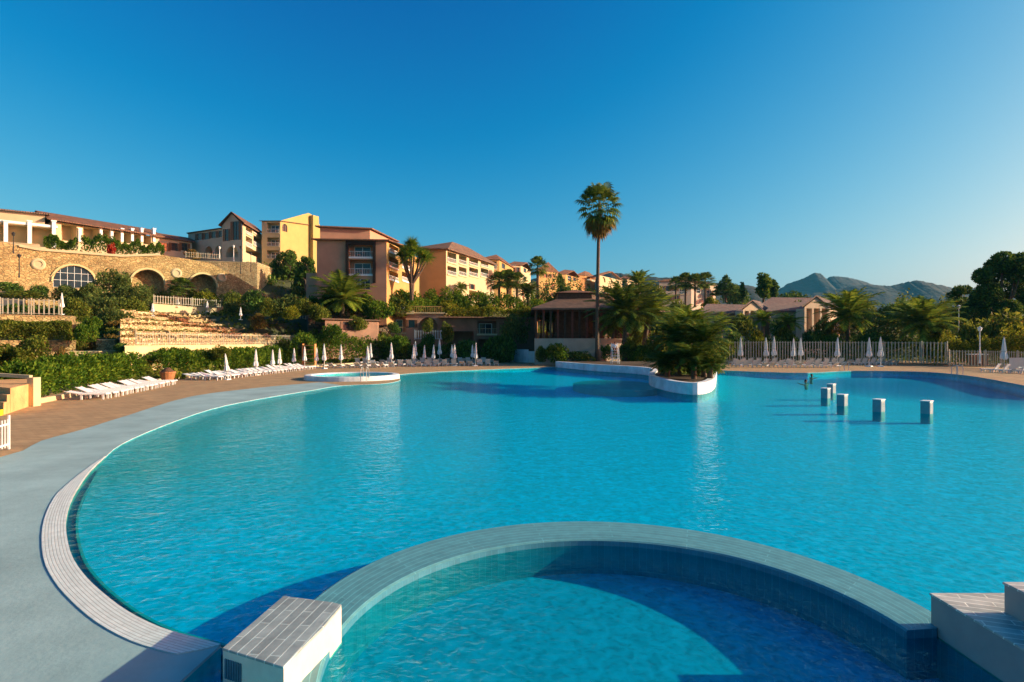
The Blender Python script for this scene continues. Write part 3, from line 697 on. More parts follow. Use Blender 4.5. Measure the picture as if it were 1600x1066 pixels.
    def roof(s, kind, h, over=.6, m=None, z=None, quad=None, thick=.22, ridge=.3, name='roof'):
        q = quad or s.c; z = s.zt if z is None else z; ctr = sum(q, Vector((0, 0))) / 4
        e = []
        for k in range(4):
            a = (q[k] - q[k - 1]).normalized(); b = (q[k] - q[(k + 1) % 4]).normalized(); e.append(q[k] + a * over + b * over)
        L = [Vector((*p, z)) for p in e]; mb = MB(); up = Vector((0, 0, thick))
        A, B, C, D = L
        hz_ = Vector((0, 0, h))
        if kind == 'flat': tops = [[A + up, B + up, C + up, D + up]]
        elif kind == 'pyr':
            r = (A + B + C + D) / 4 + hz_; tops = [[A + up, B + up, r], [B + up, C + up, r], [C + up, D + up, r], [D + up, A + up, r]]
        elif kind == 'hip':
            if (B - A).length >= (D - A).length:
                r0 = ((A + D) / 2).lerp((B + C) / 2, ridge) + hz_; r1 = ((A + D) / 2).lerp((B + C) / 2, 1 - ridge) + hz_
                tops = [[A + up, B + up, r1, r0], [B + up, C + up, r1], [C + up, D + up, r0, r1], [D + up, A + up, r0]]
            else:
                r0 = ((A + B) / 2).lerp((D + C) / 2, ridge) + hz_; r1 = ((A + B) / 2).lerp((D + C) / 2, 1 - ridge) + hz_
                tops = [[A + up, B + up, r0], [B + up, C + up, r1, r0], [C + up, D + up, r1], [D + up, A + up, r0, r1]]
        elif kind == 'gx':   # ridge parallel to AB
            r0 = (A + D) / 2 + hz_; r1 = (B + C) / 2 + hz_
            tops = [[A + up, B + up, r1 + up, r0 + up], [C + up, D + up, r0 + up, r1 + up]]
        elif kind == 'gy':   # gable faces AB
            r0 = (A + B) / 2 + hz_; r1 = (D + C) / 2 + hz_
            tops = [[B + up, C + up, r1 + up, r0 + up], [D + up, A + up, r0 + up, r1 + up]]
        elif kind == 'shed':  # low at AB, high at DC
            tops = [[A + up, B + up, C + up + hz_, D + up + hz_]]
        for f in tops: mb.face(f)
        if kind in ('flat', 'pyr', 'hip'):
            mb.face([A, B, C, D])
            for k in range(4): mb.face([L[k], L[(k + 1) % 4], L[(k + 1) % 4] + up, L[k] + up])
        else:
            for f in tops:
                g = [p - up for p in f]; mb.face(g)
                for k in range(len(f)): mb.face([f[k], f[(k + 1) % len(f)], g[(k + 1) % len(f)], g[k]])
        r = s.part(name, mb, m or M['roof'])
        return r
    def gable(s, i, h, m=None):
        s.fr = s.frame(i); W = s.fr[3]; Ht = s.zt - s.zb; mb = MB()
        mb.face([s.pt(i, 0, Ht, .01), s.pt(i, W, Ht, .01), s.pt(i, W / 2, Ht + h, .01)]); s.part('gable', mb, m or s.m)
    def column(s, i, px, y0, y1, r=.22, m=None, dep=.3):
        s.fr = s.frame(i); u, v1 = s.uv(i, px, y0); _, v0 = s.uv(i, px, y1); p = Vector(s.pt(i, u, v0, dep)); p2 = Vector(s.pt(i, u, v1, dep))
        mb = MB(); c = (p + p2) / 2; mb.box(c, (2 * r, 2 * r, p2.z - p.z), rz=math.atan2(s.fr[1].y, s.fr[1].x)); mb.box((c.x, c.y, p2.z - .1), (2.8 * r, 2.8 * r, .2), rz=math.atan2(s.fr[1].y, s.fr[1].x)); s.part('column', mb, m or M['white'])
    def boxon(s, i, u0, v0, u1, v1, d0, d1, name, m):
        s.fr = s.frame(i); mb = MB()
        b = [s.pt(i, u0, v0, d0), s.pt(i, u1, v0, d0), s.pt(i, u1, v0, d1), s.pt(i, u0, v0, d1)]; t = [(x, y, z + v1 - v0) for x, y, z in b]
        mb.face(b); mb.face(t)
        for k in range(4): mb.face([b[k], b[(k + 1) % 4], t[(k + 1) % 4], t[k]])
        return s.part(name, mb, m)
RAIL = [M['white']]; SLABM = [M['white']]

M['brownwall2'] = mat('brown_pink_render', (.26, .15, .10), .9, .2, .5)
# --- pavilion with columned porch, far left on the hilltop
b = Bld('porch_pavilion', 'cream pavilion with white columned porch at the far left of the hilltop', 'pavilion', [(-40, 104), (88, 112), (60, 125)], ZZ(388, 108), ZZ(350, 108), M['cream'], deep=3)
b.plain(1, 2, 3)
b.wall(0, [('o', -30, 349, 6, 386), ('o', 12, 345, 44, 386), ('o', 50, 349, 82, 386)], name='porch_front')
SL = b.zt - b.zb
b.boxon(0, -.2, SL, b.frame(0)[3] + .2, SL + .45, -.2, 4, 'cornice', M['white'])
q = [XY(-40, 109), XY(70, 115), XY(55, 127)]; q.append(q[0] + q[2] - q[1])
mb = MB(); mb.prism(q, b.zt, b.zt + 3.2); b.part('upper_storey', mb, M['cream'])
b.roof('hip', 1.2, .7, M['roofy'], z=b.zt + 3.2, quad=q)
for x in (9, 46, 84): b.column(0, x, 345, 388, .3, dep=-.15)
# --- long colonnade
b = Bld('colonnade_building', 'long low building with clay roof and white columns along the hilltop', 'building', [(82, 116), (246, 134), (210, 142)], ZZ(392, 125), ZZ(359, 125), M['cream'], deep=3)
b.plain(1, 2, 3)
b.wall(0, [('o', 96, 350, 120, 377), ('o', 130, 350, 154, 377), ('o', 160, 350, 172, 379), ('o', 177, 350, 188, 379), ('o', 193, 350, 204, 380), ('o', 208, 350, 219, 380), ('o', 224, 350, 236, 382)], name='colonnade_front')
b.roof('gx', 2.6, 1.2, M['roof'])
for x in (124, 157, 174, 190, 206, 221, 240): b.column(0, x, 357, 378, .26, dep=-.05)
# --- low annex
b = Bld('low_annex', 'low shaded wing with clay roof between the colonnade and the gabled house', 'building', [(240, 138), (300, 146), (300, 156)], ZZ(398, 142), ZZ(375, 142), M['greyren'])
b.plain(1, 2, 3); b.wall(0, [('w', 252, 380, 262, 392), ('w', 268, 380, 278, 392), ('w', 284, 380, 293, 392)]); b.roof('gx', 1.8, .8)
# --- gallery wing
SLABM[0] = M['greyren']
b = Bld('gallery_wing', 'grey stone wing with a row of upper gallery bays above ground arches', 'building', [(294, 150), (350, 143), (370, 160)], ZZ(401, 148), ZZ(363, 148), M['greyren'])
b.plain(1, 2, 3); b.wall(0, [('w', 308, 365, 315, 375), ('w', 319, 364, 326, 374), ('w', 330, 362, 337, 372), ('w', 341, 361, 347, 371), ('d', 320, 385, 332, 401), ('d', 336, 384, 346, 401)])
b.roof('shed', 1.5, .5, M['wood'])
# --- gabled house
b = Bld('gabled_house', 'tall gabled house with dark full height windows and red clay roof', 'house', [(347, 142), (379, 140), (412, 156)], ZZ(402, 141), ZZ(352, 141), M['greyren'])
b.plain(2, 3)
b.wall(0, [('w', 351, 358, 357, 377), ('w', 364, 346, 373, 375), ('d', 353, 385, 372, 402)], top=[(347, 353), (362, 334), (379, 351)])
b.wall(1, [('b', 384, 350, 394, 367), ('b', 396, 350, 409, 367), ('b', 384, 371, 394, 386), ('b', 396, 371, 409, 386), ('o', 384, 391, 408, 400)], m=M['cream'])
b.gable(2, 2.6); b.roof('gy', 3.0, .8, M['redtile'] if 'redtile' in M else M['roof'])
# --- yellow house
b = Bld('yellow_house', 'bright yellow house with stacked balconies, arched window and chimney', 'house', [(409, 150), (438, 150), (500, 163)], ZZ(420, 150), ZZ(346, 150), M['yellow'], deep=8)
b.plain(2, 3)
SLABM[0] = M['cream']
b.wall(0, [('b', 417, 348, 436, 364), ('b', 417, 371, 436, 385), ('b', 417, 391, 436, 404)], m=M['cream'])
b.wall(1, [('a', 441, 350, 449, 362)], top=[(438, 345), (474, 335), (482, 333), (490, 337), (500, 352)])
b.roof('shed', 1.2, .4, M['roofy'], thick=.15)
b.boxon(1, 10.4, 0, 12.6, b.zt - b.zb + 3.6, -1.2, .6, 'chimney', M['yellow'])
# --- salmon block
RAIL[0] = M['white']; SLABM[0] = M['white']
b = Bld('salmon_block', 'salmon apartment block with a dark timber balcony bay on its front', 'apartment block', [(495, 100), (604, 101), (655, 122)], ZZ(455, 101), ZZ(377, 101), M['pink'], deep=6)
b.plain(2, 3)
b.wall(0, [('b', 545, 380, 583, 402), ('b', 545, 406, 583, 429), ('w', 555, 436, 578, 452)])
b.wall(1, [('b', 608, 384, 622, 396), ('b', 608, 403, 622, 418), ('b', 608, 425, 622, 438), ('b', 628, 386, 642, 400), ('b', 628, 407, 642, 420), ('b', 628, 427, 642, 440)], m=M['ochre'])
fr = b.frame(0); u0, _ = b.uv(0, 542, 400); u1, _ = b.uv(0, 586, 400); Ht = b.zt - b.zb
for (a, c) in ((u0 - .15, u0 + .35), (u1 - .35, u1 + .15)): b.boxon(0, a, 1.4, c, Ht, -.38, -.02, 'timber_post', M['blackwood'])
b.boxon(0, u0, Ht - .75, u1, Ht + .0, -.36, -.02, 'timber_beam', M['blackwood'])
b.roof('shed', 1.2, .7, M['roof'])
q = [XY(500, 105), XY(578, 107), XY(618, 120)]; q.append(q[0] + q[2] - q[1])
mb = MB(); mb.prism(q, b.zt + .2, ZZ(357, 106)); b.part('attic', mb, M['pink'])
b.roof('hip', 1.0, .6, M['roof'], z=ZZ(357, 106), quad=q)
b.boxon(0, -2.2, -6, .0, 3.2, 1.5, 5, 'lean_to', M['pink'])
# --- orange block
SLABM[0] = M['cream']
b = Bld('orange_block', 'burnt orange apartment block with white balconies stepping to the right', 'apartment block', [(656, 125.5), (697, 126), (772, 152)], ZZ(466, 126), ZZ(389, 125), M['orange'], deep=5)
b.plain(2, 3); b.wall(0, [])
b.wall(1, [('b', 699, 395, 713, 411), ('b', 717, 396, 729, 413), ('b', 733, 400, 747, 415), ('b', 751, 403, 763, 417), ('b', 699, 417, 713, 430), ('b', 717, 418, 729, 431), ('b', 733, 419, 747, 432), ('b', 751, 420, 763, 433), ('w', 724, 444, 728, 452), ('w', 735, 444, 740, 452), ('o', 733, 456, 760, 466)], m=M['cream'])
b.roof('hip', 3.2, .8, M['roofy'], ridge=.35)
# --- ochre towers behind
def small(name, label, corners, yb, yt, m, h0, h1, roof=('hip', 1.5), rm=None, cat='house', deep=6):
    b = Bld(name, label, cat, corners, ZZ(yb, corners[0][1]), ZZ(yt, corners[0][1]), m, deep=deep)
    b.plain(2, 3); b.wall(0, h0); b.wall(1, h1)
    if roof: b.roof(roof[0], roof[1], .5, rm or M['roof'])
    return b
small('ochre_house', 'yellow topped ochre house rising behind the orange block', [(756, 160), (780, 162), (802, 180)], 470, 405, M['ochre'], [('b', 759, 408, 776, 420), ('w', 760, 425, 775, 434)], [('w', 784, 412, 789, 420), ('w', 784, 428, 789, 436)], ('hip', 2.2))
small('white_arcade_house', 'small white house with paired windows behind the cluster of fan palms', [(797, 180), (814, 182), (829, 196)], 470, 414, M['cream'], [('w', 800, 418, 804, 426), ('w', 807, 418, 811, 426)], [('w', 818, 418, 822, 426), ('w', 818, 432, 822, 438)], ('gx', 1.8))
small('yellow_tower_house', 'yellow house with four small top windows beside the dark fan palm', [(842, 172), (848, 173), (871, 178)], 478, 423, M['ochre'], [], [('w', 851, 428, 854, 434), ('w', 857, 428, 860, 434), ('w', 863, 428, 866, 434), ('a', 851, 442, 857, 452), ('a', 861, 442, 867, 452), ('w', 852, 458, 856, 463), ('w', 862, 458, 866, 463)], ('pyr', 3.0))
small('ochre_terrace_house', 'ochre terrace house with red shutters left of the tall palm trunk', [(872, 200), (884, 202), (906, 215)], 480, 428, M['ochre'], [('w', 874, 436, 881, 444)], [('w', 887, 430, 893, 439), ('w', 896, 432, 899, 439), ('w', 902, 432, 905, 438)], ('gx', 2.0))
small('apricot_house', 'apricot house with balconies directly behind the tall palm trunk', [(904, 214), (914, 216), (930, 226)], 480, 430, M['orange'], [], [('b', 917, 432, 922, 438), ('b', 924, 432, 929, 439), ('b', 917, 444, 922, 450)], ('hip', 2.0))
small('white_balcony_house', 'white house with stacked arched balconies right of the tall palm trunk', [(934, 216), (938, 217), (972, 236)], 480, 430, M['cream'], [], [('d', 940, 433, 946, 441), ('d', 950, 434, 957, 442), ('d', 960, 435, 967, 443), ('d', 940, 446, 946, 454), ('d', 950, 447, 957, 455), ('d', 960, 448, 967, 455)], ('gx', 2.4))
small('cream_hill_house', 'cream house half hidden behind feather palms right of centre', [(968, 260), (980, 260), (1000, 280)], 480, 436, M['cream'], [('w', 971, 440, 976, 446)], [('w', 985, 440, 990, 446)], ('gx', 2.4))
small('grey_palm_villa', 'pale villa with shaded windows behind the trio of fan palms', [(1030, 200), (1080, 202), (1118, 216)], 478, 440, M['greyren'], [('w', 1040, 447, 1046, 455), ('w', 1052, 447, 1058, 455), ('b', 1062, 447, 1074, 460), ('w', 1042, 462, 1048, 470), ('w', 1054, 462, 1060, 470)], [('w', 1088, 450, 1094, 458), ('w', 1102, 450, 1108, 458)], ('hip', 2.2))
small('white_hill_villa', 'narrow white villa wall glimpsed between palms near the skyline', [(1044, 240), (1054, 240), (1064, 262)], 470, 450, M['white'], [], [], ('gx', 1.4))
# --- bungalows on the right
def bungalow(label, corners, yb, yt, gab, porch, h0):
    b = Bld('bungalow', label, 'bungalow', corners, ZZ(yb, corners[0][1]), ZZ(yt, corners[0][1]), M['pinkish'], deep=3)
    b.plain(1, 2, 3); b.wall(0, h0); b.roof('gx', 2.3, .9, M['roofpink'])
    A, B, C = porch
    s2 = [XY(*A), XY(*B), XY(*C)]; s2.append(s2[0] + s2[2] - s2[1]); zt = ZZ(gab[1], A[1])
    keep = b.c, b.zt; b.c = s2; b.zt = zt
    b.wall(0, [('o', A[0] + (B[0] - A[0]) * f0, gab[1] + 2, A[0] + (B[0] - A[0]) * f1, yb) for f0, f1 in ((.08, .3), (.38, .62), (.7, .92))], m=M['pinkish'], name='porch_wall')
    b.wall(1, [], m=M['pinkish'], name='porch_wall'); b.plain(3)
    hg = ZZ(gab[0], A[1]) - zt; b.gable(0, hg, M['pinkish']); b.roof('gy', hg + .15, .5, M['roofpink'], name='porch_roof')
    b.c, b.zt = keep
    return b
M['pinkish'] = mat('peach_render', (.62, .45, .30), .9, .08, .6); M['roofpink'] = mat('faded_pink_tiles', (.17, .12, .105), .85, .25, 1.2, wave=(1.6, .8))
bungalow('peach bungalow with a narrow gabled porch behind the short fan palm', [(1098, 120), (1196, 124), (1210, 136)], 530, 491, (471, 484), [(1161, 117), (1192, 119), (1202, 124)], [('w', 1120, 497, 1130, 510), ('w', 1140, 497, 1150, 510)])
bungalow('peach bungalow with a wide gabled front below the rocky mountain', [(1204, 116), (1300, 120), (1312, 134)], 530, 487, (464, 480), [(1257, 112), (1296, 114), (1310, 122)], [('w', 1216, 496, 1226, 508), ('w', 1236, 496, 1246, 508)])
small('long_roofed_house', 'low house with a long pale clay roof behind the right fence', [(1190, 150), (1262, 152), (1290, 168)], 500, 478, M['pinkish'], [('w', 1205, 484, 1215, 492), ('w', 1230, 484, 1240, 492)], [], ('gx', 2.6), M['roofpink'], 'bungalow')

# ------------------------------------------------------------------ arcaded retaining wall and terraces on the left hillside
b = Bld('arcaded_wall', 'golden stone retaining wall with three wide arches and round medallions', 'retaining wall', [(-60, 90.4), (418, 121.8), Vector((-52, 140)), Vector((-100, 112))], 9.0, ZZ(388, 104), M['stone'], close=False, deep=3)
b.wall(0, [('a', 83, 416, 148, 450), ('d', 206, 422, 256, 470), ('d', 296, 429, 338, 472)],
       top=[(-60, 364), (30, 384), (60, 390), (190, 400), (250, 398), (300, 406), (330, 412), (352, 424), (372, 434), (395, 447), (418, 462)])
fr = b.frame(0); b.fr = fr
for px_, py_, rr in ((60, 413, 1.0), (276, 427, .95), (347, 434, .9)):
    u, v = b.uv(0, px_, py_); c = Vector(b.pt(0, u, v, -.08)); mb = MB(); ax_ = Vector((fr[2].x, fr[2].y, 0)); rz = math.atan2(fr[1].y, fr[1].x)
    prof = [(.01, 0), (rr * .5, 0), (rr * .55, .12), (rr * .8, .12), (rr, 0), (rr, -.2)]
    mb.lathe([(r, z) for r, z in prof], (0, 0, 0), 20); RM = Matrix.Rotation(rz, 3, 'Z') @ Matrix.Rotation(R(90), 3, 'X')
    mb.v = [tuple(RM @ Vector(p) + c) for p in mb.v]; b.part('medallion', mb, M['cream'])
mb = MB()   # coping along the crest
crest = [(30, 384), (60, 390), (190, 400), (250, 398)]
for k in range(len(crest) - 1):
    ua, va = b.uv(0, *crest[k]); ub, vb = b.uv(0, *crest[k + 1]); mb.bar(b.pt(0, ua, va, -.05), b.pt(0, ub, vb, -.05), .28, 4)
b.part('coping', mb, M['cream'])
mb = MB()   # trim round the arches
for (x0, y0, x1, y1) in ((83, 416, 148, 450), (206, 422, 256, 470), (296, 429, 338, 472)):
    u0, a = b.uv(0, x0, y0); u1, a2 = b.uv(0, x1, y0); v1 = (a + a2) / 2; v0 = (b.uv(0, x0, y1)[1] + b.uv(0, x1, y1)[1]) / 2; r = (u1 - u0) / 2; rise = min(r, (v1 - v0) * .75)
    arc = [b.pt(0, u0 + r + (r + .25) * math.cos(q), v1 - rise + (rise + .25) * math.sin(q), -.06) for q in [math.pi * j / 14 for j in range(15)]]
    mb.tube(arc, [.22] * 15, 4)
b.part('arch_trim', mb, M['yellowwall'])
# terrace slab behind the arcade, cream upper wall at left
def terrace(name, label, front, back, z0, z1, m, cat='retaining wall', top=None, kind=None):
    pts = [XY(*p) if isinstance(p, tuple) else p for p in front + back]; c = sum(pts, Vector((0, 0))) / len(pts)
    if kind:
        return struct(obj(name, MB().prism(pts, z0, z1), m))
    t = empty(name, (c.x, c.y, z0), label=label, cat=cat)
    n = len(front); mb = MB(); mb.prism(pts, z0, z1 - .12, top=False); obj('wall', mb.shift((c.x, c.y, z0)), m, t)
    mb = MB(); ctr = c; mb.prism([ctr + (p - ctr) * 1.004 for p in pts], z1 - .12, z1); obj('coping', mb.shift((c.x, c.y, z0)), top or m, t)
    return t
terrace('upper_wall', 'cream parapet wall below the columned porch at the far left', [(-40, 95), (62, 99.5)], [(66, 120), (-40, 118)], 15, ZZ(384, 101), M['cream'])
terrace('garden_wall', 'pale stone wall climbing below the gallery wing', [(250, 121), (308, 124), (402, 127)], [(430, 139), (270, 138)], 14, ZZ(404, 121), M['rubble'], top=M['cream'])
terrace('planted_bank_wall', 'brown stone bank wall under the salmon block', [(482, 95.5), (606, 102.5)], [(655, 125), (470, 125)], -1, ZZ(494, 98), M['rock'])
# amphitheatre of stone benches above the yellow wall
terrace('yellow_wall', 'long pale yellow wall under the picket fence in front of the stone benches', [Vector((-38.3,57)), Vector((-37.6,62)), Vector((-36.3,72)), Vector((-35,84)), Vector((-34,96))], [Vector((-38,100)), Vector((-44,84)), Vector((-47,68))], -1, 3.15, M['yellowwall'], top=M['cream'])
nst = 6; TIERS = []
t = empty('stone_benches', (-38, 80, 2.5), label='curved tiers of rough golden stone benches stepping up the slope', cat='stone seating')
for k in range(nst):
    z1 = [3.95, 4.7, 5.5, 6.2, 6.9, 7.6][k]; X0 = -40.2 - 2.1 * k; f = catmull([Vector((X0, -X0 / .68)), Vector((X0 + 1.2, -X0 / .68 + 14)), Vector((X0 + 3.0, -X0 / .68 + 26)), Vector((X0 + 6.2, min(106, -X0 / .68 + 44)))], 8)
    pts = f + [Vector((-60, 112)), Vector((-66, 96))]
    mb = MB(); mb.prism(pts, 0, z1); rnd = random.Random(k)
    for q in range(0, 26):
        a = f[rnd.randrange(len(f) - 1)]; c2 = f[min(len(f) - 1, f.index(a) + 1)]; p = a.lerp(c2, rnd.random()); s_ = rnd.uniform(.25, .55)
        mb.box((p.x, p.y + .1, z1 + .02), (s_ * 1.4, s_ * .7, s_ * .5), rz=rnd.uniform(-.3, .8))
    obj('bench_tier', mb.shift((-38, 80, 2.5)), M['rubble'], t)
    TIERS.append((f, z1))
# left lower terrace with olive planting, fence deck above it
terrace('stone_terrace_wall', 'low stone wall holding the olive hedge at the left edge', [(-60, 55), (0, 57), (118, 61)], [(150, 84), (-60, 84)], -1, ZZ(532, 58), M['stone'])
terrace('patio_terrace', 'raised terracotta patio behind the railing at the left edge', [(-60, 69), (0, 70), (112, 74)], [(150, 97), (-60, 97)], -1, ZZ(492, 71), M['stone'], top=M['deck'])
terrace('patio_back_wall', 'dark shaded wall behind the left patio railing', [(-60, 84), (40, 85)], [(40, 97), (-60, 97)], 4, ZZ(455, 84), M['greyren'], top=M['cream'])
terrace('sloping_wall', 'smooth pale wall curving up behind the bright green hedge', [(104, 57), (150, 58), (182, 62)], [(186, 80), (120, 80)], -1, ZZ(549, 58), M['yellowwall'])
terrace('stair_wall', 'pale stair flank rising to the golden benches', [(150, 63), (180, 64.5)], [(196, 80), (170, 80)], -1, ZZ(530, 64), M['rubble'], top=M['cream'])
terrace('upper_bench_wall', 'cream wall behind the picket fence at the top of the stone benches', [(238, 88), (372, 104)], [(380, 112), (240, 100)], 5, ZZ(477, 92), M['cream'])
# yellow stepped kerb at left edge of the deck
t = empty('yellow_stair', (-29.5, 29.5, 0), label='ochre stepped wall with a bright yellow foot at the left picture edge', cat='steps')
sh = (-29.5, 29.5, 0)
q0 = [G(-60, 640, .0).xy, G(0, 651, .0).xy, G(44, 636, 0).xy, G(44, 636, 0).xy + Vector((-3.7, 4.3)), G(-60, 640, 0).xy + Vector((-3.6, 4))]
for k, (hh, mm) in enumerate(((.30, 'yel'), (.62, 'st'), (.95, 'st'), (1.25, 'st'))):
    pts = [p + Vector((-.20 * k, .42 * k)) for p in q0[:3]] + q0[3:]
    M.setdefault('yel', mat('bright_yellow_paint', (.75, .50, .02), .7, .06, 1)); M.setdefault('st', mat('orange_sandstone', (.62, .36, .15), .85, .2, 1.2, .2, 6))
    obj('step', MB().prism(pts, 0, hh).shift(sh), M[mm], t)
e = q0[2]; obj('end_post', MB().box((e.x + .15, e.y + .2, .8), (.35, .5, 1.6)).shift(sh), M['cream'], t)
cp = MB(); cp.bar((*(q0[0] + Vector((-.8, 2.2))), 1.75), (*(e + Vector((-.1, .3))), 1.62), .13, 4); obj('coping', cp.shift(sh), M['cream'], t)

# kerb along the hedge
kp = [G(44, 634).xy, G(130, 617).xy, G(250, 597).xy, G(262, 594).xy]
kp2 = [G(272, 592).xy, G(330, 588).xy, G(400, 582).xy, G(480, 574.5).xy, G(560, 568.5).xy]
def kerb(line, label, h=.22):
    t = empty('hedge_kerb', (*line[0], 0), label=label, cat='kerb'); mb = MB()
    for i in range(len(line) - 1):
        a, b_ = line[i], line[i + 1]; d = b_ - a; c = (a + b_) / 2; mb.box((c.x - line[0].x, c.y - line[0].y, h / 2), (d.length + .02, .32, h), rz=math.atan2(d.y, d.x))
    obj('edging', mb, M['cream'], t)
kerb(kp, 'low cream kerb along the foot of the bright green hedge', .3); kerb(kp2, 'low cream kerb behind the left parasols and the dark hedge')
# ------------------------------------------------------------------ pool bar, long dark pavilion, timber restaurant in the middle
SLABM[0] = M['cream']; RAIL[0] = M['cream']
b = Bld('pool_bar', 'small salmon pool bar with open bays and roof terrace', 'bar building', [(588, 104), (692, 106), (700, 116)], ZZ(531, 105), ZZ(490, 105), M['pink'], deep=4)
b.plain(2, 3); b.wall(0, [('o', 594, 496, 600, 522), ('b', 603, 495, 634, 520), ('d', 654, 496, 684, 528), ('w', 638, 500, 648, 512)]); b.wall(1, [])
u0, v0 = b.uv(0, 592, 491); u1, v1 = b.uv(0, 647, 487); b.boxon(0, u0, v0, u1, v1 + .1, -1.0, -.02, 'fascia', M['cream'])
b.roof('flat', 0, .4, M['cream']); W = b.frame(0)[3]; b.fr = b.frame(0)
mb = MB(); Ht = b.zt - b.zb
for k in range(24):
    uu = W * .35 + W * .63 * k / 23; mb.bar(b.pt(0, uu, Ht + .2, -.2), b.pt(0, uu, Ht + 1.3, -.2), .05, 4)
mb.bar(b.pt(0, W * .35, Ht + 1.3, -.2), b.pt(0, W * .98, Ht + 1.3, -.2), .08, 4); b.part('terrace_railing', mb, M['stonebal'] if 'stonebal' in M else M['ochre'])
t = empty('terrace_globe', (*P(629, 480, 104),), label='white round lantern globe on the pool bar terrace edge', cat='lantern')
obj('globe', MB().lathe([(.02, -.45), (.3, -.36), (.45, 0), (.3, .36), (.02, .45)], (0, 0, 0), 14), M['white'], t, smooth=True); obj('stem', MB().bar((0, 0, -1.0), (0, 0, -.42), .06, 6), M['lamp'], t)
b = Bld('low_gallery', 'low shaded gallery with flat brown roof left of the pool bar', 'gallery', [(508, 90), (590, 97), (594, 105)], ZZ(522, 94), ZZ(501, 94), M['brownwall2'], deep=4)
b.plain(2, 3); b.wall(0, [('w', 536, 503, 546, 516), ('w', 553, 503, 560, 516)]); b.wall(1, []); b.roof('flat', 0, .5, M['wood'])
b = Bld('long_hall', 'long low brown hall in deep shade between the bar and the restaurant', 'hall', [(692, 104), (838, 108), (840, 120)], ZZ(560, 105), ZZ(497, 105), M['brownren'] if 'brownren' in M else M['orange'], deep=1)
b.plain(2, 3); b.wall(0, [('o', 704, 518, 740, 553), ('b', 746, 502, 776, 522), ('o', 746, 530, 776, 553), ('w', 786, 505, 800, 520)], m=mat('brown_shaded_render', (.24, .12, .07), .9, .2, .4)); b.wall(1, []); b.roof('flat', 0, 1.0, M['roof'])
# timber restaurant
t = empty('timber_restaurant', (9, 100, 0), label='dark timber pavilion with low clay roof and clustered posts behind the lifeguard', cat='pavilion')
o_ = Vector((9, 100, 0)); mb = MB()
rc = [XY(838, 93), XY(962, 93), XY(1030, 100), XY(1040, 116), XY(836, 114)]
zf = ZZ(531, 93); ze = ZZ(482, 93)
obj('floor_base', MB().prism(rc, 0, zf).shift(o_), M['plinth'] if 'plinth' in M else M['greyren'], t)
for k in range(len(rc)):
    a, b_ = rc[k], rc[(k + 1) % len(rc)]; n = max(2, int((b_ - a).length / 1.15))
    for j in range(n):
        p = a.lerp(b_, j / n); obj('post', MB().box((p.x, p.y, (zf + ze) / 2), (.30, .30, ze - zf)).shift(o_), M['redwood'] if j % 2 else M['wood'], t)
mb = MB()
for k in range(len(rc)):
    a, b_ = rc[k], rc[(k + 1) % len(rc)]
    mb.bar((*a, zf + 1.0), (*b_, zf + 1.0), .07, 4); mb.bar((*a, zf + .5), (*b_, zf + .5), .05, 4); mb.bar((*a, ze - .2), (*b_, ze - .2), .16, 4)
    n = int((b_ - a).length / .5)
    for j in range(n): p = a.lerp(b_, j / n); mb.bar((*p, zf), (*p, zf + 1), .025, 4)
obj('balustrade', mb.shift(o_), M['wood'], t)
cc_ = Vector((10, 104)); obj('inner_wall', MB().prism([cc_ + (p - cc_) * .42 for p in rc], zf, ze - .1).shift(o_), M['brownwall'], t)  # dark core added so the open interior reads as shaded
c = Vector((11, 102)); ring = [c + (p - c) * 1.12 for p in rc]; mid_ = [c + (p - c) * .45 for p in rc]; z1 = ZZ(466, 97); mb = MB()
for k in range(5):
    a, b_, d_, e_ = ring[k], ring[(k + 1) % 5], mid_[(k + 1) % 5], mid_[k]
    mb.face([(*a, ze), (*b_, ze), (*d_, z1), (*e_, z1)]); mb.face([(*a, ze - .25), (*b_, ze - .25), (*b_, ze), (*a, ze)]); mb.face([(*a, ze - .25), (*b_, ze - .25), (*c, ze - .2)])
obj('roof', mb.shift(o_), M['roofy'], t)
mb = MB(); z2 = z1 + 1.0; z3 = ZZ(449, 97); r2 = [c + (p - c) * .5 for p in rc]
for k in range(5):
    a, b_ = mid_[k], mid_[(k + 1) % 5]; mb.face([(*a, z1), (*b_, z1), (*b_, z2), (*a, z2)])
obj('clerestory', mb.shift(o_), M['wood'], t); mb = MB()
for k in range(5):
    a, b_ = r2[k], r2[(k + 1) % 5]; mb.face([(*a, z2), (*b_, z2), (*c, z3)]); mb.face([(*a, z2 - .02), (*b_, z2 - .02), (*c, z2 - .02)])
obj('upper_roof', mb.shift(o_), M['roof'], t)
terrace('curved_plaza_wall', 'plain grey beige curved wall below the timber restaurant', [(835, 88), (880, 86.5), (930, 87), (985, 90)], [(985, 93), (835, 93)], 0, ZZ(529, 88), M['greyren'])
t = empty('white_kiosk_wall', (*G(820, 566).xy, 0), label='small white angled wall with a bright end near the pool centre', cat='wall')
p0, p1, p2 = G(800, 566).xy, G(826, 567).xy, G(838, 567).xy; c = G(820, 566).xy
obj('panel', MB().prism([p0 - c, p1 - c, p1 - c + Vector((0, 1)), p0 - c + Vector((0, 1))], 0, 2.2), M['whitewall'], t); obj('end_panel', MB().prism([p1 - c + Vector((.01, 0)), p2 - c, p2 - c + Vector((0, 1)), p1 - c + Vector((.01, 1))], 0, 1.9), M['white'], t)
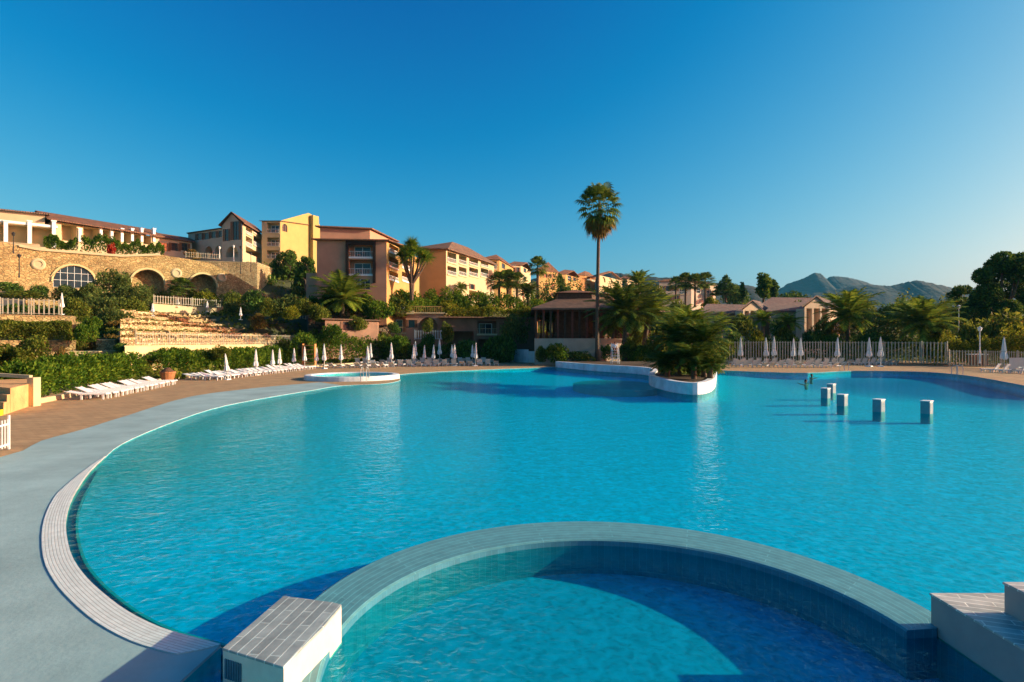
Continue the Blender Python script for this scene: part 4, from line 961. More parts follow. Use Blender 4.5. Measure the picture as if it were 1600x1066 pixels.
# ------------------------------------------------------------------ mountains
def ridge(name, prof, Y, depth_, m, seed=0):
    """prof: skyline (px, py); becomes a real ridge with slopes toward and away"""
    pts = [P(px, py, Y) for px, py in prof]; pts = catmull(pts, 16); mb = MB(); rows = [-1, -.8, -.6, -.42, -.28, -.16, -.07, 0, .1, .3, .6, 1]; n = len(pts)
    for r_ in rows:
        for i, p in enumerate(pts):
            f = max(0, 1 - abs(r_)) ** 1.3; nz = noise.noise(Vector((p.x / 160 + seed, r_ * 4, 0))) * 22 * abs(r_) ** .5 * (1 - abs(r_)) * 2
            nz += noise.noise(Vector((p.x / 40 + seed, r_ * 9, 3))) * 16 * abs(r_) ** .5
            x = p.x * (1 + r_ * depth_ / Y * .3); sk = (noise.noise(Vector((p.x / 22, seed, 1))) * 3.5 + noise.noise(Vector((p.x / 9, seed, 2))) * 2.5) * max(0, 1 - 4 * abs(r_)); mb.v.append((x, p.y + r_ * depth_, max(-5, (p.z - 4) * f + sk + (nz if r_ else 0)) - (6 if abs(r_) == 1 else 0)))
    for j in range(len(rows) - 1):
        for i in range(n - 1): k = j * n + i; mb.f.append((k, k + 1, k + n + 1, k + n)); mb.mi.append(0)
    return struct(obj(name, mb, m, smooth=True, fix=False))
M['mount'] = mat('forested_hill', (.006, .014, .014), .95, .4, .02, .9, .03, bdist=15, col2=(.020, .032, .026), detail=8)
M['mount2'] = mat('rocky_hill', (.014, .024, .024), .95, .4, .016, 1.0, .022, bdist=16, col2=(.028, .04, .036), detail=9)
ridge('mountain', [(1150, 470), (1190, 462), (1215, 452), (1232, 442), (1250, 436), (1262, 431), (1266, 428), (1271, 426), (1280, 426), (1286, 429), (1291, 434), (1300, 431), (1320, 432), (1340, 436), (1365, 444), (1380, 452), (1400, 470)], 3200, 900, M['mount2'], 3)
ridge('mountain', [(1180, 470), (1240, 462), (1300, 452), (1350, 444), (1390, 445), (1410, 441), (1432, 437), (1460, 442), (1490, 448), (1530, 450), (1600, 460), (1750, 464)], 2400, 700, M['mount'], 7)
ridge('hills', [(700, 470), (840, 432), (880, 424), (920, 428), (960, 424), (1000, 430), (1060, 432), (1120, 440), (1180, 446), (1240, 470)], 1500, 400, M['mount'], 11)
# ------------------------------------------------------------------ vegetation meshes (many small leaf faces, shared by the copies)
def leaf_mesh(name, C_, Nn, L, Wd, m, rng, outward=None, mats=None, extra=None):
    """C_: (n,3) leaf centres; each leaf a 4 point diamond bent along its length"""
    n = len(C_); d = rng.normal(size=(n, 3)); d /= np.linalg.norm(d, axis=1)[:, None]
    if outward is not None: d = d * .75 + outward * .8; d /= np.linalg.norm(d, axis=1)[:, None]
    r = rng.normal(size=(n, 3)); s_ = np.cross(d, r); s_ /= np.linalg.norm(s_, axis=1)[:, None] + 1e-9
    ll = L * rng.uniform(.6, 1.35, (n, 1)); ww = Wd * rng.uniform(.7, 1.3, (n, 1))
    V = np.stack([C_ - d * ll, C_ + s_ * ww, C_ + d * ll, C_ - s_ * ww], 1).reshape(-1, 3)
    me = bpy.data.meshes.new(name); me.vertices.add(4 * n); me.vertices.foreach_set('co', V.ravel())
    me.loops.add(4 * n); me.loops.foreach_set('vertex_index', np.arange(4 * n)); me.polygons.add(n)
    me.polygons.foreach_set('loop_start', np.arange(0, 4 * n, 4)); me.polygons.foreach_set('loop_total', np.full(n, 4))
    me.materials.append(m); me.update(calc_edges=True); return me
def blob_points(rng, blobs, n):
    wts = np.array([b[3] * b[4] + b[4] * b[5] for b in blobs]); wts /= wts.sum(); idx = rng.choice(len(blobs), n, p=wts); B = np.array(blobs)[idx]
    d = rng.normal(size=(n, 3)); d /= np.linalg.norm(d, axis=1)[:, None]; rad = rng.uniform(.35, 1.0, (n, 1)) ** .4
    pts = B[:, :3] + d * rad * B[:, 3:6]; return pts, d
def bush(seed, m, n=2200, leaf=.065, nb=16, flat=.95, name='foliage'):
    rng = np.random.default_rng(seed); blobs = []
    for k in range(nb):
        a = rng.uniform(0, 6.28); r = rng.uniform(0, .68) ** .8; z = rng.uniform(.18, .78) * (1 - .35 * r)
        q = rng.uniform(.22, .42); blobs.append((r * math.cos(a), r * math.sin(a), z, q, q, q * .75))
    blobs.append((0, 0, .35, .75, .75, .4))
    p, d = blob_points(rng, blobs, n); p[:, 2] = np.maximum(p[:, 2], .01)
    return leaf_mesh(name, p, n, leaf, leaf * .5, m, rng, d)
BUSH = {}
for key, mm, sd0 in (('green', 'L_green', 1), ('olive', 'L_olive', 20), ('dark', 'L_dark', 40), ('grey', 'L_grey', 60), ('yel', 'L_yellow', 80), ('dry', 'L_dry', 90)):
    BUSH[key] = [bush(sd0 + i, M[mm]) for i in range(3)]
vr = random.Random(5)
def shrub(px, pt, pb, wpx, Y, kind, label, cat='shrub', group=None, dfac=.9, name='shrub'):
    """px centre, pt top row, pb base row of the photo, wpx width in photo pixels at distance Y"""
    p = P(px, pb, Y); h = (pb - pt) / FPX * Y; w = wpx / FPX * Y
    o = obj(name, vr.choice(BUSH[kind]), None); o.location = (p.x, p.y, p.z - .15 * h); o.scale = (w / 2, w / 2 * dfac, h * 1.12); o.rotation_euler = (0, 0, vr.uniform(0, 6.28) if abs(dfac - 1) < .15 else 0)
    return tag(o, label, cat, group)
def hedge(line, w, h, m, label, n, leaf=.16, name='hedge', z0=0, seed=0, hvar=.3, cat='hedge', group=None):
    rng = np.random.default_rng(seed); L = [Vector(p) for p in line]; seg = [(L[i + 1] - L[i]).length for i in range(len(L) - 1)]; tot = sum(seg)
    t = rng.uniform(0, tot, n); pts = []; out = []
    for q in t:
        i = 0
        while q > seg[i] and i < len(seg) - 1: q -= seg[i]; i += 1
        p = L[i].lerp(L[i + 1], q / seg[i]); dd = (L[i + 1] - L[i]).normalized(); nn = Vector((-dd.y, dd.x))
        a = rng.uniform(0, math.pi); rr = rng.uniform(.55, 1) ** .5
        hh = h * (1 + hvar * noise.noise(Vector((p.x * .5, p.y * .5, seed))) + .5 * hvar * noise.noise(Vector((p.x * 1.9, p.y * 1.9, seed + 3))))
        c, s_ = math.cos(a), math.sin(a); c = math.copysign(abs(c) ** .6, c); s_ = s_ ** .6
        off = c * rr * w / 2 * (1 + .25 * noise.noise(Vector((p.x, p.y, 5 + s_))))
        pts.append((p.x + nn.x * off - L[0].x, p.y + nn.y * off - L[0].y, s_ * hh * rr + rng.uniform(-.05, .05))); out.append((nn.x * c, nn.y * c, s_))
    me = leaf_mesh(name, np.array(pts), n, leaf, leaf * .48, m, rng, np.array(out)); o = obj(name, me, None); o.location = (L[0].x, L[0].y, z0)
    return tag(o, label, cat, group)
def feather_crown(seed, m, nf=52, L=1.0, droop=1.1, leaflets=32, dry=False):
    rng = random.Random(seed); mb = MB()
    for k in range(nf):
        a = k * 2.39996 + rng.uniform(-.2, .2); f = k / nf; el = R(82 - 105 * f + rng.uniform(-8, 8)); ln = L * rng.uniform(.85, 1.08) * (.75 + .25 * math.sin(math.pi * min(1, f + .25)))
        pts = []; p = Vector((0, 0, 0)); e = el
        for j in range(9):
            pts.append(p.copy()); p = p + Vector((math.cos(a) * math.cos(e), math.sin(a) * math.cos(e), math.sin(e))) * ln / 8; e -= droop / 8 * (.5 + j / 6)
        side = Vector((-math.sin(a), math.cos(a), 0))
        for j in range(8): mb.face([pts[j] - side * .008, pts[j] + side * .008, pts[j + 1] + side * .006, pts[j + 1] - side * .006])
        for j in range(leaflets):
            t = .1 + .9 * j / leaflets; q = t * 8; i = min(7, int(q)); c = pts[i].lerp(pts[i + 1], q - i); d = (pts[i + 1] - pts[i]).normalized(); l = ln * .24 * (math.sin(math.pi * min(1, t * .9 + .12)) ** .7 + .1)
            for s_ in (-1, 1):
                tip = c + (side * s_ * .8 + d * .65 + Vector((0, 0, -.28 + rng.uniform(-.15, .15)))).normalized() * l; b = d * .018
                mb.face([c - b, c + b, tip])
    return mesh_of('crown', mb, m)
def fan_crown(seed, m, nf=64, el0=80, el1=-75, pet=.62, blade=.42):
    rng = random.Random(seed); mb = MB()
    for k in range(nf):
        a = k * 2.39996 + rng.uniform(-.25, .25); f = k / nf; e = R(el0 + (el1 - el0) * f + rng.uniform(-7, 7)); pl_ = pet * rng.uniform(.8, 1.1)
        d = Vector((math.cos(a) * math.cos(e), math.sin(a) * math.cos(e), math.sin(e))); side = Vector((-math.sin(a), math.cos(a), 0)); up = side.cross(d)
        c = d * pl_; mb.face([side * .012, -side * .012, c - side * .01, c + side * .01]); n = 13; bl_ = blade * rng.uniform(.85, 1.15)
        for j in range(n):
            b = R(-115 + 230 * j / (n - 1)); q = (d * math.cos(b) + side * math.sin(b)); nx_ = (-d * math.sin(b) + side * math.cos(b)); l = bl_ * (.75 + .25 * math.cos(b / 1.3))
            mid = c + q * l * .6 - up * .02; tip = c + q * l + Vector((0, 0, -.28 * l)); w_ = .036
            mb.face([c, mid - nx_ * w_, tip, mid + nx_ * w_])
    return mesh_of('crown', mb, m)
PALM = {'feather': [feather_crown(1, M['L_palm']), feather_crown(2, M['L_palm'])], 'featherdark': [feather_crown(3, M['L_palmdark'])], 'short': [feather_crown(5, M['L_palm'], 30, droop=1.5)],
        'fan': [fan_crown(6, M['L_palmdark'], 50, 85, -45)], 'dry': [fan_crown(8, M['L_dry'], 34, -50, -86, .5, .4)], 'yuc': [feather_crown(9, M['L_green'], 60, 1, .5, 4)]}
def trunk_mesh(r0, r1, h, lean=(0, 0), n=10, rings=10):
    mb = MB(); pts = []; rad = []; rnd = random.Random(int(h * 100))
    for i in range(rings + 1):
        t = i / rings; pts.append((lean[0] * t * t, lean[1] * t * t, h * t)); rad.append((r0 + (r1 - r0) * t) * (1.0 + rnd.uniform(-.06, .06)) * (1.35 if i == 0 else 1))
    return mb.tube(pts, rad, n)
def palm(px, ptop, ptr, pbase, wpx, Y, kind, label, r=.25, lean=(0, 0), group=None, name='palm_tree', skirt=False, squash=1.0, zb=None):
    """ptop: highest row; ptr: row where the crown joins the trunk; pbase: ground row; wpx crown width"""
    b = P(px, pbase, Y); top = P(px, ptr, Y); h = top.z - b.z
    t = empty(name, b, label=label, cat='palm tree', group=group)
    obj('trunk', trunk_mesh(r * 1.15, r * .8, max(h, .4), lean), M['bark'], t, smooth=True)
    sc = wpx / FPX * Y / 2 * (1.0 if kind == 'fan' else 1.3); zs = (ptr - ptop) / FPX * Y / .80
    c = obj('crown', vr.choice(PALM[kind]), None, t); c.location = (lean[0], lean[1], h); c.scale = (sc / .95, sc / .95, zs if kind != 'fan' else sc / .95 * squash); c.rotation_euler = (0, 0, vr.uniform(0, 6.28))
    if skirt:
        s_ = obj('dead_fronds', PALM['dry'][0], None, t); s_.location = (lean[0], lean[1], h + .2); s_.scale = (sc * .75, sc * .75, sc * .95)
    return t
def tree_crown(seed, blobs, n, leaf, m, name='crown'):
    rng = np.random.default_rng(seed); p, d = blob_points(rng, blobs, n); return leaf_mesh(name, p, n, leaf, leaf * .45, m, rng, d)
def tree(px, ptop, pcrown, pbase, wpx, Y, m, label, shape='round', n=4200, leaf=None, r=.25, seed=0, cat='tree', name='tree', group=None):
    b = P(px, pbase, Y); S = Y / FPX; h = (pbase - ptop) * S; ch = (pcrown - ptop) * S; w = wpx * S / 2; z0 = h - ch; rnd = random.Random(seed + 77)
    t = empty(name, b, label=label, cat=cat, group=group); blobs = []; limbs = MB(); limbs.tube([(0, 0, 0), (rnd.uniform(-.1, .1) * w, 0, h * .45), (0, 0, h * .82)], [r, r * .75, r * .3], 8)
    if shape == 'round':
        for k in range(22):
            a = rnd.uniform(0, 6.28); zz = rnd.uniform(.15, .86); rr = rnd.uniform(.15, .72) * math.sin(math.pi * (.18 + .7 * zz)) ; q = rnd.uniform(.18, .34)
            blobs.append((w * rr * math.cos(a), w * rr * math.sin(a), z0 + ch * zz, w * q, w * q, min(ch, 2 * w) * q * .5))
    elif shape == 'cone':
        for k in range(26):
            zz = k / 26; rr = (1 - zz) * .75; a = k * 2.4; q = .30 * (1 - zz) + .08
            blobs.append((w * rr * math.cos(a), w * rr * math.sin(a), z0 + ch * (.06 + .9 * zz), w * q * 1.2, w * q * 1.2, ch * .055))
        for k in range(6): blobs.append((0, 0, z0 + ch * (.1 + .15 * k), w * .25 * (1.1 - k / 6), w * .25 * (1.1 - k / 6), ch * .1))
    elif shape == 'column':
        for k in range(16):
            zz = k / 15; q = w * (.45 + .5 * math.sin(math.pi * (.12 + .8 * zz))) * .8; blobs.append((rnd.uniform(-.2, .2) * w, rnd.uniform(-.2, .2) * w, z0 + ch * (.05 + .88 * zz), q, q, ch * .07))
    elif shape == 'pine':
        for k in range(34):
            a = rnd.uniform(0, 6.28); zz = rnd.uniform(.05, .93); rr = rnd.uniform(.2, .85) * (1 - max(0, zz - .35) * 1.0); q = rnd.uniform(.13, .25)
            blobs.append((w * rr * math.cos(a), w * rr * math.sin(a), z0 + ch * zz, w * q, w * q, ch * q * .38))
    for bl_ in blobs[:18]: limbs.tube([(0, 0, z0 * .8 + bl_[2] * .15), (bl_[0] * .5, bl_[1] * .5, (z0 + bl_[2]) * .5), (bl_[0] * .9, bl_[1] * .9, bl_[2])], [r * .4, r * .28, r * .1], 5)
    obj('trunk', limbs, M['bark'], t); obj('crown', tree_crown(seed, blobs, n, leaf or max(.12, 1.6 * S), m), None, t)
    return t
HED = lambda *q: [XY(a, b) for a, b in q]
# --- tall fan palm
t = palm(933, 285, 318, 566, 72, 84, 'fan', 'very tall slender fan palm rising against the blue sky behind the pool', .26, (.35, 0), name='tall_fan_palm', skirt=False)
for c in list(t.children):
    if c.name.startswith('crown'): bpy.data.objects.remove(c)
h = P(0, 318, 84).z - P(0, 566, 84).z
o = obj('crown', fan_crown(21, M['L_palmdark'], 62, 88, -66, .64, .40), None, t); o.location = (.35, 0, h - .6); o.scale = (3.75, 3.75, 3.9)
o = obj('dead_fronds', fan_crown(22, M['L_dry'], 60, -32, -84, .62, .36), None, t); o.location = (.35, 0, h - 1.0); o.scale = (3.1, 3.1, 4.3)
# --- hedges
hedge([G(52, 626).xy + Vector((-1.6, .6)), G(150, 605).xy + Vector((-1.2, .6)), G(232, 594).xy + Vector((-1.6, 0))], 2.6, 2.35, M['L_green'], 'tall bright green oleander hedge above the left lounger row', 15000, .13, seed=1, name='hedge')
hedge([G(268, 588).xy + Vector((-2, 0)), G(330, 583).xy + Vector((-2, 0)), G(400, 578).xy + Vector((-2.2, 0)), G(470, 571).xy + Vector((-2.4, 0))], 3.0, 2.7, M['L_green'], 'dark green hedge below the pale yellow wall behind the left parasols', 14000, .17, seed=2)
hedge([XY(470, 82), XY(478, 86), XY(560, 95), XY(600, 99)], 3.2, 4.5, M['L_green'], 'mixed green hedge behind the round pool and the middle parasols', 9000, .18, seed=3)
hedge([XY(598, 99), XY(660, 100), XY(750, 101)], 2.6, 3.0, M['L_dark'], 'deep shaded hedge behind the central rows of loungers', 9000, .18, seed=4)
hedge(HED((-60, 57), (0, 58.5), (112, 62)), 4.2, 1.9, M['L_olive'], 'clipped olive green hedge on the low stone wall at the left', 15000, .12, z0=ZZ(531, 58), seed=5, hvar=.25)
hedge(HED((-50, 46), (10, 47), (62, 49)), 4.5, 2.8, M['L_olive'], 'rusty olive bush mass in front of the left stone wall', 9000, .13, z0=.6, seed=6, hvar=.5)
hedge(HED((-60, 76), (20, 77), (100, 80)), 2.2, 1.7, M['L_dark'], 'dark clipped hedge behind the patio railing at the left', 6000, .14, z0=6.6, seed=7)
hedge(HED((96, 84), (150, 86), (236, 89)), 5.5, 4.6, M['L_grey'], 'broad grey green olive thicket in front of the first stone arch', 16000, .16, z0=ZZ(496, 86), seed=8, hvar=.5)
hedge(HED((70, 103.5), (120, 105.5)), 1.8, 2.2, M['L_green'], 'green shrubbery along the terrace edge under the columned porch', 4000, .18, z0=ZZ(390, 104), seed=9, hvar=.6)
hedge(HED((128, 106), (180, 110), (256, 115)), 2.4, 3.2, M['L_green'], 'long green hedge in front of the hilltop colonnade', 8000, .18, z0=ZZ(398, 109), seed=10, hvar=.6)
hedge(HED((660, 112), (720, 116), (850, 126)), 5, 3.6, M['L_green'], 'bright leafy hedge below the orange apartment block', 9000, .22, z0=ZZ(488, 114), seed=11, hvar=.9)
hedge(HED((690, 107), (760, 109), (840, 112)), 3, 1.9, M['L_yellow'], 'yellow green creeping shrubs along the roof edge of the long hall', 5000, .18, z0=ZZ(497, 108), seed=12, hvar=.6)
hedge(HED((940, 85), (985, 85), (1030, 86)), 2, 2.4, M['L_dark'], 'low dark shrubs behind the lifeguard chair', 5000, .15, z0=.7, seed=13, hvar=.6)
hedge(HED((1140, 98), (1300, 98), (1470, 96)), 3.4, 3.8, M['L_dark'], 'dark mixed planting directly behind the tall white fence', 11000, .19, z0=0, seed=14, hvar=.8)
hedge(HED((1450, 86), (1540, 84), (1660, 82)), 4.0, 4.0, M['L_yellow'], 'yellow green planting behind the lower fence at the right edge', 9000, .17, z0=0, seed=15, hvar=.9)
hedge(HED((1120, 165), (1170, 166), (1240, 168)), 6, 7, M['L_yellow'], 'sunlit yellow green trees behind the bungalow roofs', 6000, .35, z0=4, seed=16, hvar=.9)
hedge(HED((1230, 128), (1330, 124), (1420, 120), (1530, 116)), 9, 7.5, M['L_dark'], 'dark belt of trees behind the right feather palms', 12000, .3, z0=2.0, seed=31, hvar=.8)
hedge(HED((1300, 170), (1420, 165), (1600, 160)), 14, 10, M['L_olive'], 'olive coloured wood rising toward the dark hills', 9000, .42, z0=3.0, seed=32, hvar=.8)
hedge(HED((960, 118), (1060, 122), (1110, 124)), 6, 7.0, M['L_dark'], 'dark tree belt between the restaurant and the first bungalow', 9000, .28, z0=1.0, seed=33, hvar=.8)
hedge([XY(484, 97.5), XY(540, 99), XY(600, 103.5), XY(622, 108)], 3.4, 3.6, M['L_green'], 'mixed green planting hiding the foot of the salmon block', 15000, .2, z0=ZZ(494, 98), seed=34, hvar=.5)
for k_, (f_, z_) in enumerate(TIERS):
    f_ = [q + Vector((-1.7, .2)) for q in f_]
    hedge(f_, .5, .38, M['L_olive'] if k_ % 2 else M['L_dry'], ['strip of dry grass on the lowest bench tier', 'strip of green grass on the second bench tier', 'strip of dry grass on the third bench tier', 'strip of green grass on the fourth bench tier', 'strip of dry grass on the fifth bench tier', 'strip of green grass on the top bench tier'][k_], 2200, .1, name='grass_strip', z0=z_ - .05, seed=60 + k_, hvar=.8, cat='grass strip', group='grass strips on the stone benches')
hedge(HED((838, 148), (900, 156), (1000, 168)), 6, 6.5, M['L_dark'], 'dark trees along the foot of the ochre hill houses', 8000, .3, z0=ZZ(487, 150), seed=35, hvar=.9)
# --- shrubs: px, top, base, width, Y, kind, label
SH = [
 (256, 452, 474, 30, 97, 'olive', 'yellow olive shrub at the left foot of the second arch'),
 (322, 448, 474, 44, 99, 'yel', 'sunlit yellow shrub filling the foot of the third arch'),
 (362, 452, 480, 40, 97, 'olive', 'olive shrub right of the third arch and its medallion'),
 (418, 462, 490, 36, 90, 'olive', 'olive shrub beside the broad grey one above the benches'),
 (454, 476, 496, 40, 88, 'yel', 'low yellow green shrub at the top of the bench tiers'),
 (500, 470, 498, 44, 91, 'olive', 'round olive shrub left of the big feather palm foot'),
 (116, 462, 498, 60, 78, 'olive', 'olive shrub at the right end of the patio railing'),
 (155, 456, 492, 70, 82, 'grey', 'wide grey green olive crown left of the parasol on the patio'),
 (205, 462, 494, 60, 84, 'olive', 'bushy olive crown at the right end of the thicket'),
 (100, 440, 466, 44, 90, 'grey', 'grey shrub under the left jamb of the barred arch'),
 (36, 452, 466, 90, 82, 'olive', 'low olive planting on the wall behind the patio railing'),
 (134, 500, 530, 36, 60, 'green', 'fresh green shrub on the slope above the pale sloping wall'),
 (560, 490, 512, 44, 94, 'olive', 'olive creeper tumbling over the roof of the low gallery'),
 (520, 500, 530, 44, 88, 'green', 'green bush at the left corner of the low gallery'),
 (622, 516, 548, 50, 97, 'green', 'green bush under the open bay of the pool bar'),
 (700, 498, 530, 30, 100, 'olive', 'olive bush between the pool bar and the long hall'),
 (730, 520, 556, 56, 99, 'dark', 'dark bush in front of the long hall opening'),
 (590, 462, 494, 60, 98, 'green', 'green tree crown at the right foot of the salmon block'),
 (624, 458, 490, 50, 104, 'olive', 'olive tree crown behind the pool bar roof'),
 (664, 462, 486, 50, 110, 'green', 'fresh green crown above the pool bar railing'),
 (700, 466, 488, 50, 112, 'yel', 'yellow green crown left of the tall balconies'),
 (860, 478, 500, 50, 104, 'olive', 'olive crown over the left eave of the restaurant'),
 (870, 530, 562, 50, 84, 'green', 'green shrub against the curved plaza wall'),
 (846, 538, 562, 30, 85, 'olive', 'small olive shrub at the left of the curved plaza wall'),
 (985, 520, 560, 50, 86, 'olive', 'olive shrub between the lifeguard chair and the planter'),
 (1030, 505, 560, 60, 84, 'olive', 'olive shrub bank left of the planter palms'),
 (1160, 486, 520, 50, 108, 'olive', 'olive shrub against the first bungalow wall'),
 (1222, 488, 524, 44, 108, 'green', 'green shrub against the second bungalow wall'),
 (1290, 492, 530, 50, 104, 'olive', 'olive shrub hiding the foot of the wide gable'),
 (180, 447, 476, 64, 90, 'grey', 'round grey olive shrub in front of the first arch edge'),
 (176, 418, 450, 66, 93, 'grey', 'tall grey green olive shrub covering the right half of the barred arch'),
 (222, 440, 470, 40, 95, 'grey', 'small olive shrub between the first and second stone arches'),
 (182, 476, 505, 56, 70, 'grey', 'rounded grey green shrub overhanging the stair wall'),
 (146, 490, 512, 30, 68, 'green', 'small bright green bush on the slope beside the stairs'),
 (120, 505, 545, 46, 62, 'olive', 'leafy olive bush at the right end of the clipped hedge'),
 (95, 540, 580, 40, 52, 'dry', 'yellowing dry bush in front of the pale sloping wall'),
 (140, 515, 552, 40, 63, 'dry', 'bare brown twiggy shrub against the pale stair'),
 (190, 530, 548, 30, 58, 'dark', 'small dark bush at the left end of the picket fence'),
 (225, 556, 592, 34, 55, 'olive', 'clipped brown green bush beside the end of the yellow wall'),
 (262, 580, 590, 56, 52, 'yel', 'low yellow green ground shrub beside the terracotta planter'),
 (396, 448, 480, 54, 93, 'dark', 'dark spiky shrub at the foot of the stone slope'),
 (372, 468, 494, 40, 96, 'grey', 'silvery shrub behind the upper parasols'),
 (440, 456, 489, 66, 92, 'grey', 'broad rounded olive shrub below the dark trees'),
 (474, 460, 488, 50, 92, 'olive', 'yellow tinged olive shrub left of the big feather palm'),
 (404, 487, 510, 34, 88, 'dry', 'straggly dry bush among the golden benches'),
 (330, 455, 476, 36, 103, 'olive', 'olive bush beside the third stone arch'),
 (300, 452, 472, 34, 104, 'yel', 'yellowish shrub between the second and third stone arches'),
 (14, 434, 456, 50, 88, 'dark', 'dark shrub on the back wall at the far left'),
 (60, 442, 462, 40, 88, 'dark', 'low dark shrub left of the barred arch'),
 (345, 536, 556, 46, 66, 'olive', 'olive bush overhanging the pale yellow wall midway'),
 (446, 520, 560, 50, 86, 'olive', 'bushy olive shrub at the right end of the picket fence'),
 (494, 512, 552, 60, 92, 'olive', 'mixed olive shrub above the terracotta shelves'),
 (548, 524, 552, 70, 96, 'green', 'wide green shrub bank behind the round pool'),
 (600, 518, 545, 60, 99, 'olive', 'olive shrubs under the pool bar balcony'),
 (668, 516, 545, 30, 100, 'dark', 'dark creeper in front of the right bay of the pool bar'),
 (615, 500, 518, 24, 101, 'dark', 'small dark bush in the pool bar opening'),
 (668, 494, 515, 26, 102, 'olive', 'flowering bush beneath the pool bar roof railing'),
 (600, 440, 478, 44, 106, 'green', 'green bushy tree right of the salmon block base'),
 (637, 446, 482, 56, 106, 'green', 'rounded bright green tree below the dragon tree'),
 (610, 452, 482, 44, 104, 'dark', 'dark shrub under the salmon block balconies'),
 (588, 455, 486, 36, 103, 'dark', 'dark leafy shrub beside the street lamp'),
 (683, 455, 482, 40, 114, 'green', 'leafy shrub at the left foot of the orange block'),
 (716, 452, 486, 46, 116, 'green', 'green shrub in front of the white balconies'),
 (755, 462, 492, 44, 118, 'dark', 'dark shrub between the orange block and the fan palms'),
 (745, 482, 496, 44, 112, 'olive', 'pale olive shrub on the bank above the long hall'),
 (815, 470, 500, 40, 124, 'dark', 'dark shrub below the cluster of fan palms'),
 (806, 486, 530, 54, 98, 'grey', 'pale leafed tropical shrub left of the timber restaurant'),
 (783, 506, 560, 62, 96, 'dark', 'tall dark bush between the long hall and the restaurant'),
 (770, 520, 556, 40, 98, 'green', 'green shrub at the right end of the long hall'),
 (830, 478, 500, 34, 112, 'dark', 'dark bush behind the left corner of the restaurant roof'),
 (905, 546, 562, 56, 84, 'dark', 'low dark groundcover bush in front of the curved plaza wall'),
 (1000, 538, 566, 46, 84, 'green', 'green bush right of the lifeguard chair'),
 (1085, 560, 590, 60, 52, 'dark', 'dense dark bush on the white planter tip'),
 (1050, 552, 588, 60, 50, 'dark', 'dense dark bush on the left side of the planter'),
 (1095, 540, 585, 66, 48, 'dark', 'tangled dark undergrowth beneath the planter palms'),
 (1120, 520, 560, 50, 70, 'olive', 'olive shrub behind the planter palms at the pool edge'),
 (1145, 510, 552, 46, 92, 'dark', 'dark shrub at the left end of the tall white fence'),
 (1182, 512, 548, 40, 96, 'yel', 'yellow green shrub behind the fence below the first bungalow'),
 (1228, 506, 545, 44, 100, 'olive', 'olive shrub between the two bungalow porches'),
 (1268, 506, 540, 40, 101, 'dark', 'dark shrub in front of the wide gabled bungalow'),
 (1300, 515, 545, 40, 98, 'green', 'bright shrub at the corner of the wide gabled bungalow'),
 (1360, 510, 548, 60, 96, 'dark', 'dark shrub between the two big right feather palms'),
 (1470, 500, 548, 66, 92, 'yel', 'yellow speckled shrub right of the second right feather palm'),
 (1516, 498, 556, 56, 88, 'olive', 'olive bush behind the ornate white lamp post'),
 (1570, 480, 545, 110, 90, 'olive', 'broad arching olive tree crown beneath the big pine'),
 (1592, 500, 560, 50, 86, 'yel', 'yellow leafed bush at the right picture edge'),
 (1392, 470, 500, 70, 110, 'dark', 'dark tree crown behind the right feather palms'),
 (1430, 462, 490, 60, 130, 'dark', 'dark distant tree behind the second right feather palm'),
 (1340, 460, 490, 60, 130, 'olive', 'reddish olive tree behind the first right feather palm'),
 (1250, 470, 500, 50, 135, 'dark', 'dark foliage behind the bungalow ridge'),
 (445, 392, 455, 66, 140, 'dark', 'large dark shaded tree mass under the yellow house'),
 (420, 420, 462, 50, 136, 'dark', 'dark shaded bush at the top of the stone slope'),
 (476, 398, 456, 44, 132, 'dark', 'dark tree against the left side of the salmon block'),
 (395, 408, 440, 44, 138, 'dark', 'dark bush under the gabled house'),
 (372, 408, 428, 36, 128, 'dry', 'brown shrub on the bank below the gabled house'),
 (300, 388, 402, 30, 134, 'dry', 'brown shrub in front of the gallery wing'),
 (860, 462, 482, 36, 150, 'olive', 'olive shrub at the foot of the yellow tower house'),
 (885, 440, 470, 34, 150, 'dark', 'dark tree left of the ochre terrace house'),
 (876, 424, 446, 22, 185, 'dark', 'dark crown between two ochre hill houses'),
 (1020, 440, 470, 50, 150, 'olive', 'olive tree mass on the mid hillside right of the tall palm'),
 (1010, 456, 500, 60, 120, 'dark', 'dark tree behind the big central feather palm'),
 (1060, 462, 500, 60, 120, 'olive', 'tawny shrubbery beneath the grey palm villa'),
 (1040, 480, 520, 60, 100, 'dark', 'shadowy thicket right of the timber restaurant'),
 (1110, 462, 482, 30, 150, 'yel', 'yellow green tree right of the grey palm villa'),
 (995, 500, 548, 50, 96, 'olive', 'olive bush behind the central feather palm trunk'),
 (1065, 500, 548, 60, 92, 'dark', 'dark bush behind the planter palms'),
 (965, 470, 500, 40, 108, 'dark', 'dark crown over the right side of the restaurant roof'),
 (1150, 440, 470, 60, 240, 'dark', 'dark wooded knoll left of the cedar'),
 (1085, 448, 470, 60, 230, 'dark', 'dark wooded crest behind the fan palm trio'),
 (1240, 452, 476, 60, 230, 'dark', 'dark wooded crest below the mountain shoulder'),
]
for a in SH: shrub(*a)
